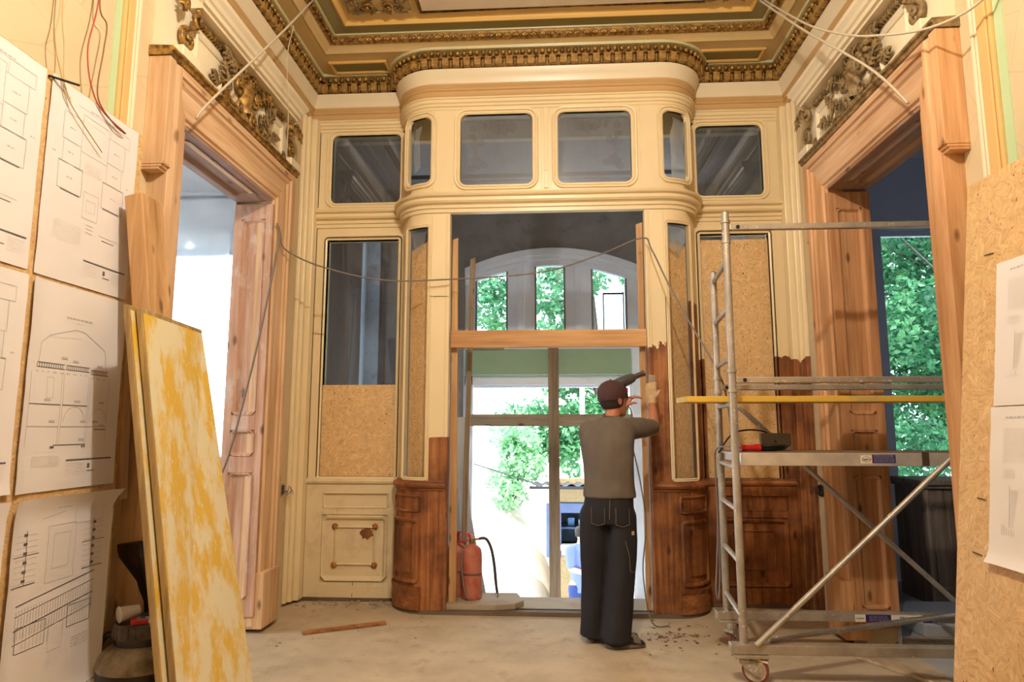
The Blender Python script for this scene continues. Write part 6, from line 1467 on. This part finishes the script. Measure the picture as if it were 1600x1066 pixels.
# trousers
m = MB(); m.loft([ering((cx, 4.745, z), rx, ry, -.25, 22, 0, 2.4) for z, cx, rx, ry in ((.80, .388, .182, .118), (.88, .390, .180, .122), (.95, .395, .174, .118), (1.01, .400, .168, .114), (1.035, .402, .167, .113))])
limb(m, [(.294, 4.755, .86), (.292, 4.765, .68), (.290, 4.78, .48), (.284, 4.79, .28), (.278, 4.80, .085)], [.104, .104, .098, .094, .094]); limb(m, [(.482, 4.735, .86), (.476, 4.725, .68), (.464, 4.71, .48), (.444, 4.69, .28), (.420, 4.672, .085)], [.104, .104, .100, .096, .098])
m.tube([(.284, 4.79, .28), (.276, 4.80, .035)], [.094, .097], 16); m.tube([(.444, 4.69, .28), (.420, 4.672, .035)], [.096, .100], 16)
tr = fuse('trousers', m, .010, M_pants, wk, 4, .008, 7.0, 4, .55)
m = MB(); m.loft([ering((cx, 4.745, z), rx, ry, -.25, 24, 0, 2.4) for z, cx, rx, ry in ((.985, .399, .165, .110), (.987, .399, .170, .115), (1.022, .401, .168, .113), (1.024, .401, .162, .108))], caps=False); m.build('waistband', M_pants, wk, smooth=True)
def onback(P, off): return project(tr, [(x, 4.3, z) for x, z in P], (0, 1, 0), off)
for x0, x1, z0, z1, nm in ((.262, .358, .79, .915, 'back_pocket'), (.425, .525, .785, .915, 'back_pocket')):
    rows = [onback([(x0 + (x1 - x0) * j / 8, z0 + (z1 - z0) * i / 8 + (.014 * abs(j / 4 - 1) if i == 0 else 0)) for j in range(9)], .004) for i in range(9)]
    q = MB(); q.grid(rows); q.grid([[(a, b_ + .012, c_) for a, b_, c_ in r] for r in rows]); q.build(nm, M_pants, wk, smooth=True)
    e = .004; P = [(x0 + e, z1), (x0 + e, z0 + .02)] + [(x0 + e + (x1 - x0 - 2 * e) * j / 6, z0 + .006 + .014 * abs(j / 3 - 1)) for j in range(1, 6)] + [(x1 - e, z0 + .02), (x1 - e, z1)]
    PP = []
    for a, c_ in zip(P, P[1:]): PP += [(a[0] + (c_[0] - a[0]) * k / 4, a[1] + (c_[1] - a[1]) * k / 4) for k in range(4)]
    MB().tube(onback(PP + [P[-1]], .0055), .0016, 5).build('pocket_stitching', M_stitch, wk)
for P in ([(.49, .70), (.515, .60), (.52, .50), (.548, .49)], [(.392, .97), (.388, .9), (.385, .84)], [(.30, .99), (.30, 1.03)], [(.47, .99), (.47, 1.03)]):
    PP = []
    for a, c_ in zip(P, P[1:]): PP += [(a[0] + (c_[0] - a[0]) * k / 6, a[1] + (c_[1] - a[1]) * k / 6) for k in range(6)]
    MB().tube(onback(PP + [P[-1]], .003), .0018, 5).build('seam', M_stitch, wk)
q = MB(); q.grid([onback([(.535 + .02 * j / 3, .735 + .025 * i / 3) for j in range(4)], .003) for i in range(4)]); q.build('woven_tag', M_glove, wk)
# slippers with crossed straps
for a_, dr, nm in ((LA, (.35, .94), 0), (RA, (.97, .16), 1)):
    d = Vector((dr[0], dr[1], 0)).normalized(); s_ = Vector((-d.y, d.x, 0)); hl = Vector((a_[0], a_[1], 0)) - d * .062
    F = lambda t_, w_, z: (hl.x + d.x * t_ + s_.x * w_, hl.y + d.y * t_ + s_.y * w_, z)
    q = MB(); rows = []
    for z, k_ in ((.001, .96), (.004, 1.0), (.020, 1.0), (.026, .95)):
        rows.append([F(.133 + (.134 * k_) * math.cos(2 * PI * j / 28), (.040 + .010 * (math.cos(2 * PI * j / 28) > 0) * math.cos(2 * PI * j / 28)) * k_ * math.copysign(abs(math.sin(2 * PI * j / 28)) ** .8, math.sin(2 * PI * j / 28)), z + .004 * (1 + math.cos(2 * PI * j / 28)) * .5) for j in range(28)])
    q.loft(rows); sl = q.build('slipper', M_slip, wk, smooth=40)
    for t0, t1 in ((.115, .215), (.20, .13)):
        q = MB(); rows = []
        for j in range(11):
            u = -1 + 2 * j / 10; t_ = t0 + (t1 - t0) * j / 10; zz = .026 + (.070 - .10 * max(0, t_ - .13) - .0) * math.sqrt(max(0, 1 - u * u * .96)) * 1.0
            rows.append([F(t_ - .024, u * .051, zz + .012), F(t_ + .024, u * .049, zz - .002)])
        q.grid(rows); q.grid([[(x, y, z - .005) for x, y, z in r] for r in rows]); q.build('strap', M_slip, sl, smooth=True)
# glove on the scraping hand
g = MB(); hand(g, WR_, (.0, .10, 1), (.25, .9, .0), curl=(.5, .8, .6), thumb=-1, grow=.0035)
g.tube([tuple(Vector(WR_) + Vector((0, -.012, -.035))), tuple(Vector(WR_) + Vector((0, .004, .02)))], [.039, .034], 14)
fuse('work_glove', g, .005, M_glove, wk, 3)
# heat gun and scraper held in the hands
t = thing('heat_gun', 'dark grey hot-air gun held up beside the capped worker\'s face, aimed at the post', 'heat gun')
G0, G1 = Vector((.475, 5.03, 1.775)), Vector((.735, 5.14, 1.885)); gd = (G1 - G0).normalized()
q = MB(); q.tube([tuple(G0 - gd * .005), tuple(G0), tuple(G0 + gd * .03), tuple(G0 + gd * .12), tuple(G0 + gd * .17), tuple(G0 + gd * .185)], [.020, .034, .042, .042, .036, .026], 16); q.build('motor_housing', plain('grey_tool_plastic', srgb(74, 72, 70), .45), t, smooth=40)
MB().tube([tuple(G0 + gd * .18), tuple(G0 + gd * .25), tuple(G0 + gd * .275)], [.022, .021, .026], 14).build('nozzle', plain('scorched_steel', srgb(120, 108, 100), .35, .9), t, smooth=40)
h0 = G0 + gd * .07; h1 = Vector((.575, 5.015, 1.625)); q = MB(); q.tube([tuple(h0), tuple(h0.lerp(h1, .5)), tuple(h1)], [.022, .019, .021], 12); q.build('handle', M_black, t, smooth=40)
MB().box(-.006, .006, -.012, .012, -.018, .018).build('trigger', M_redclean, t).location = tuple(h0.lerp(h1, .35) + Vector((.024, 0, 0)))
MB().tube(smoothpath([tuple(h1), (.60, 5.0, 1.54), (.575, 5.02, 1.40), (.60, 5.0, 1.30), (.65, 5.0, 1.05), (.685, 5.03, .75), (.66, 5.06, .40), (.72, 5.1, .05), (.85, 5.15, .012)], 7), .005, 6).build('power_cord', M_cable, t, smooth=True)
t = thing('paint_scraper', 'small scraper with brown wooden handle in the gloved hand on the post', 'scraper')
a = Vector(WR_) + Vector((.015, .055, .075)); e = a + Vector((.02, .10, .13))
MB().tube([tuple(a - Vector((.0, .02, .05))), tuple(a), tuple(a.lerp(e, .55))], [.011, .014, .011], 10).build('handle', M_orange_v, t, smooth=40)
q = MB(); q.obox(tuple(a.lerp(e, .5)), tuple(e), .05, .0025, (0, 1, -.6)); q.build('blade', M_galv, t)

# man outside by the kiosk
mn = thing('person', 'man in a light blue shirt and jeans standing outside by the kiosk, half hidden', 'person')
hc2 = (.43, 10.05, -.09); H2 = Matrix.Rotation(-1.0, 3, 'Z'); fz_ = GZ
b, T2 = head_parts(hc2, H2); b.M = None
limb(b, [(.40, 10.06, -.30), (.415, 10.055, -.22), (.428, 10.05, -.15)], [.062, .056, .054])
cz = lambda z: z + GZ
b.loft([ering((.40, 10.06, cz(z)), rx, ry, -.9, 16) for z, rx, ry in ((.86, .12, .09), (1.0, .14, .10), (1.2, .15, .10), (1.34, .165, .10), (1.42, .15, .09), (1.46, .09, .06))])
A = [((.26, 10.0, cz(1.39)), (.265, 9.95, cz(1.13)), (.47, 9.80, cz(1.10))), ((.54, 10.15, cz(1.39)), (.60, 10.10, cz(1.12)), (.52, 9.86, cz(1.12)))]
for s0, e0, w0 in A:
    limb(b, [s0, tuple((Vector(s0) + Vector(e0)) / 2), e0], [.055, .047, .04]); limb(b, [e0, tuple(Vector(e0).lerp(Vector(w0), .4)), w0], [.041, .040, .028])
    hand(b, w0, (.6, -.7, .05), (0, 0, -1), thumb=1)
for hx, hy, fx in ((.32, 10.03, .30), (.48, 10.09, .50)):
    limb(b, [(hx, hy, cz(.9)), (hx, hy, cz(.5)), (fx, hy, cz(.09))], [.085, .055, .038])
    b.loft([[(fx + .10 * t_ + .0, hy - .14 * t_ + .04 * math.cos(2 * PI * j / 10), cz(.045) + (.042 - .02 * t_) * math.sin(2 * PI * j / 10)) for j in range(10)] for t_ in (-.3, 0, .5, 1.0, 1.2)])
fuse('body', b, .008, plain('pale_skin', srgb(206, 156, 130), .55), mn, 3)
m = MB(lambda a, b_, c_: T2((a, b_, c_))); m.loft([ering((0, -.012, z), rx, ry, 0, 18) for z, rx, ry in ((-.03, .072, .088), (.02, .079, .095), (.06, .079, .098), (.09, .068, .086), (.112, .045, .06), (.124, .01, .015))]); m.build('hair', M_hair, mn, smooth=True)
m = MB(lambda a, b_, c_: T2((a, b_, c_)))
for s in (-1, 1): m.lathe([(.001, -.006), (.008, 0), (.001, .006)], c=(s * .030, .096, .002), n=8)
m.build('eyes', M_eye, mn)
m = MB(); m.loft([ering((.40, 10.06, cz(z)), rx, ry, -.9, 18) for z, rx, ry in ((.80, .165, .125), (.95, .165, .125), (1.1, .168, .122), (1.3, .185, .12), (1.4, .18, .105), (1.45, .12, .08), (1.475, .075, .065))])
for s0, e0, w0 in A: limb(m, [s0, tuple(Vector(s0).lerp(Vector(e0), .5)), tuple(Vector(s0).lerp(Vector(e0), .85))], [.082, .072, .066])
fuse('shirt', m, .014, plain('light_blue_shirt', srgb(92, 106, 158), .85), mn, 4, .006, 8, 6)
m = MB(); m.loft([ering((.40, 10.06, cz(z)), rx, ry, -.9, 16) for z, rx, ry in ((.80, .165, .12), (.9, .16, .118), (.98, .15, .11))])
for hx, hy, fx in ((.32, 10.03, .30), (.48, 10.09, .50)): limb(m, [(hx, hy, cz(.86)), (hx, hy, cz(.5)), (fx, hy, cz(.10))], [.10, .08, .07])
fuse('jeans', m, .014, plain('blue_jeans', srgb(30, 50, 108), .85, var=.15), mn, 4, .005, 8, 7)

# every stray top-level mesh of the shell counts as structure
for o in list(SC.objects):
    if o.type == 'MESH' and o.parent is None and 'label' not in o and 'kind' not in o: o['kind'] = 'structure'
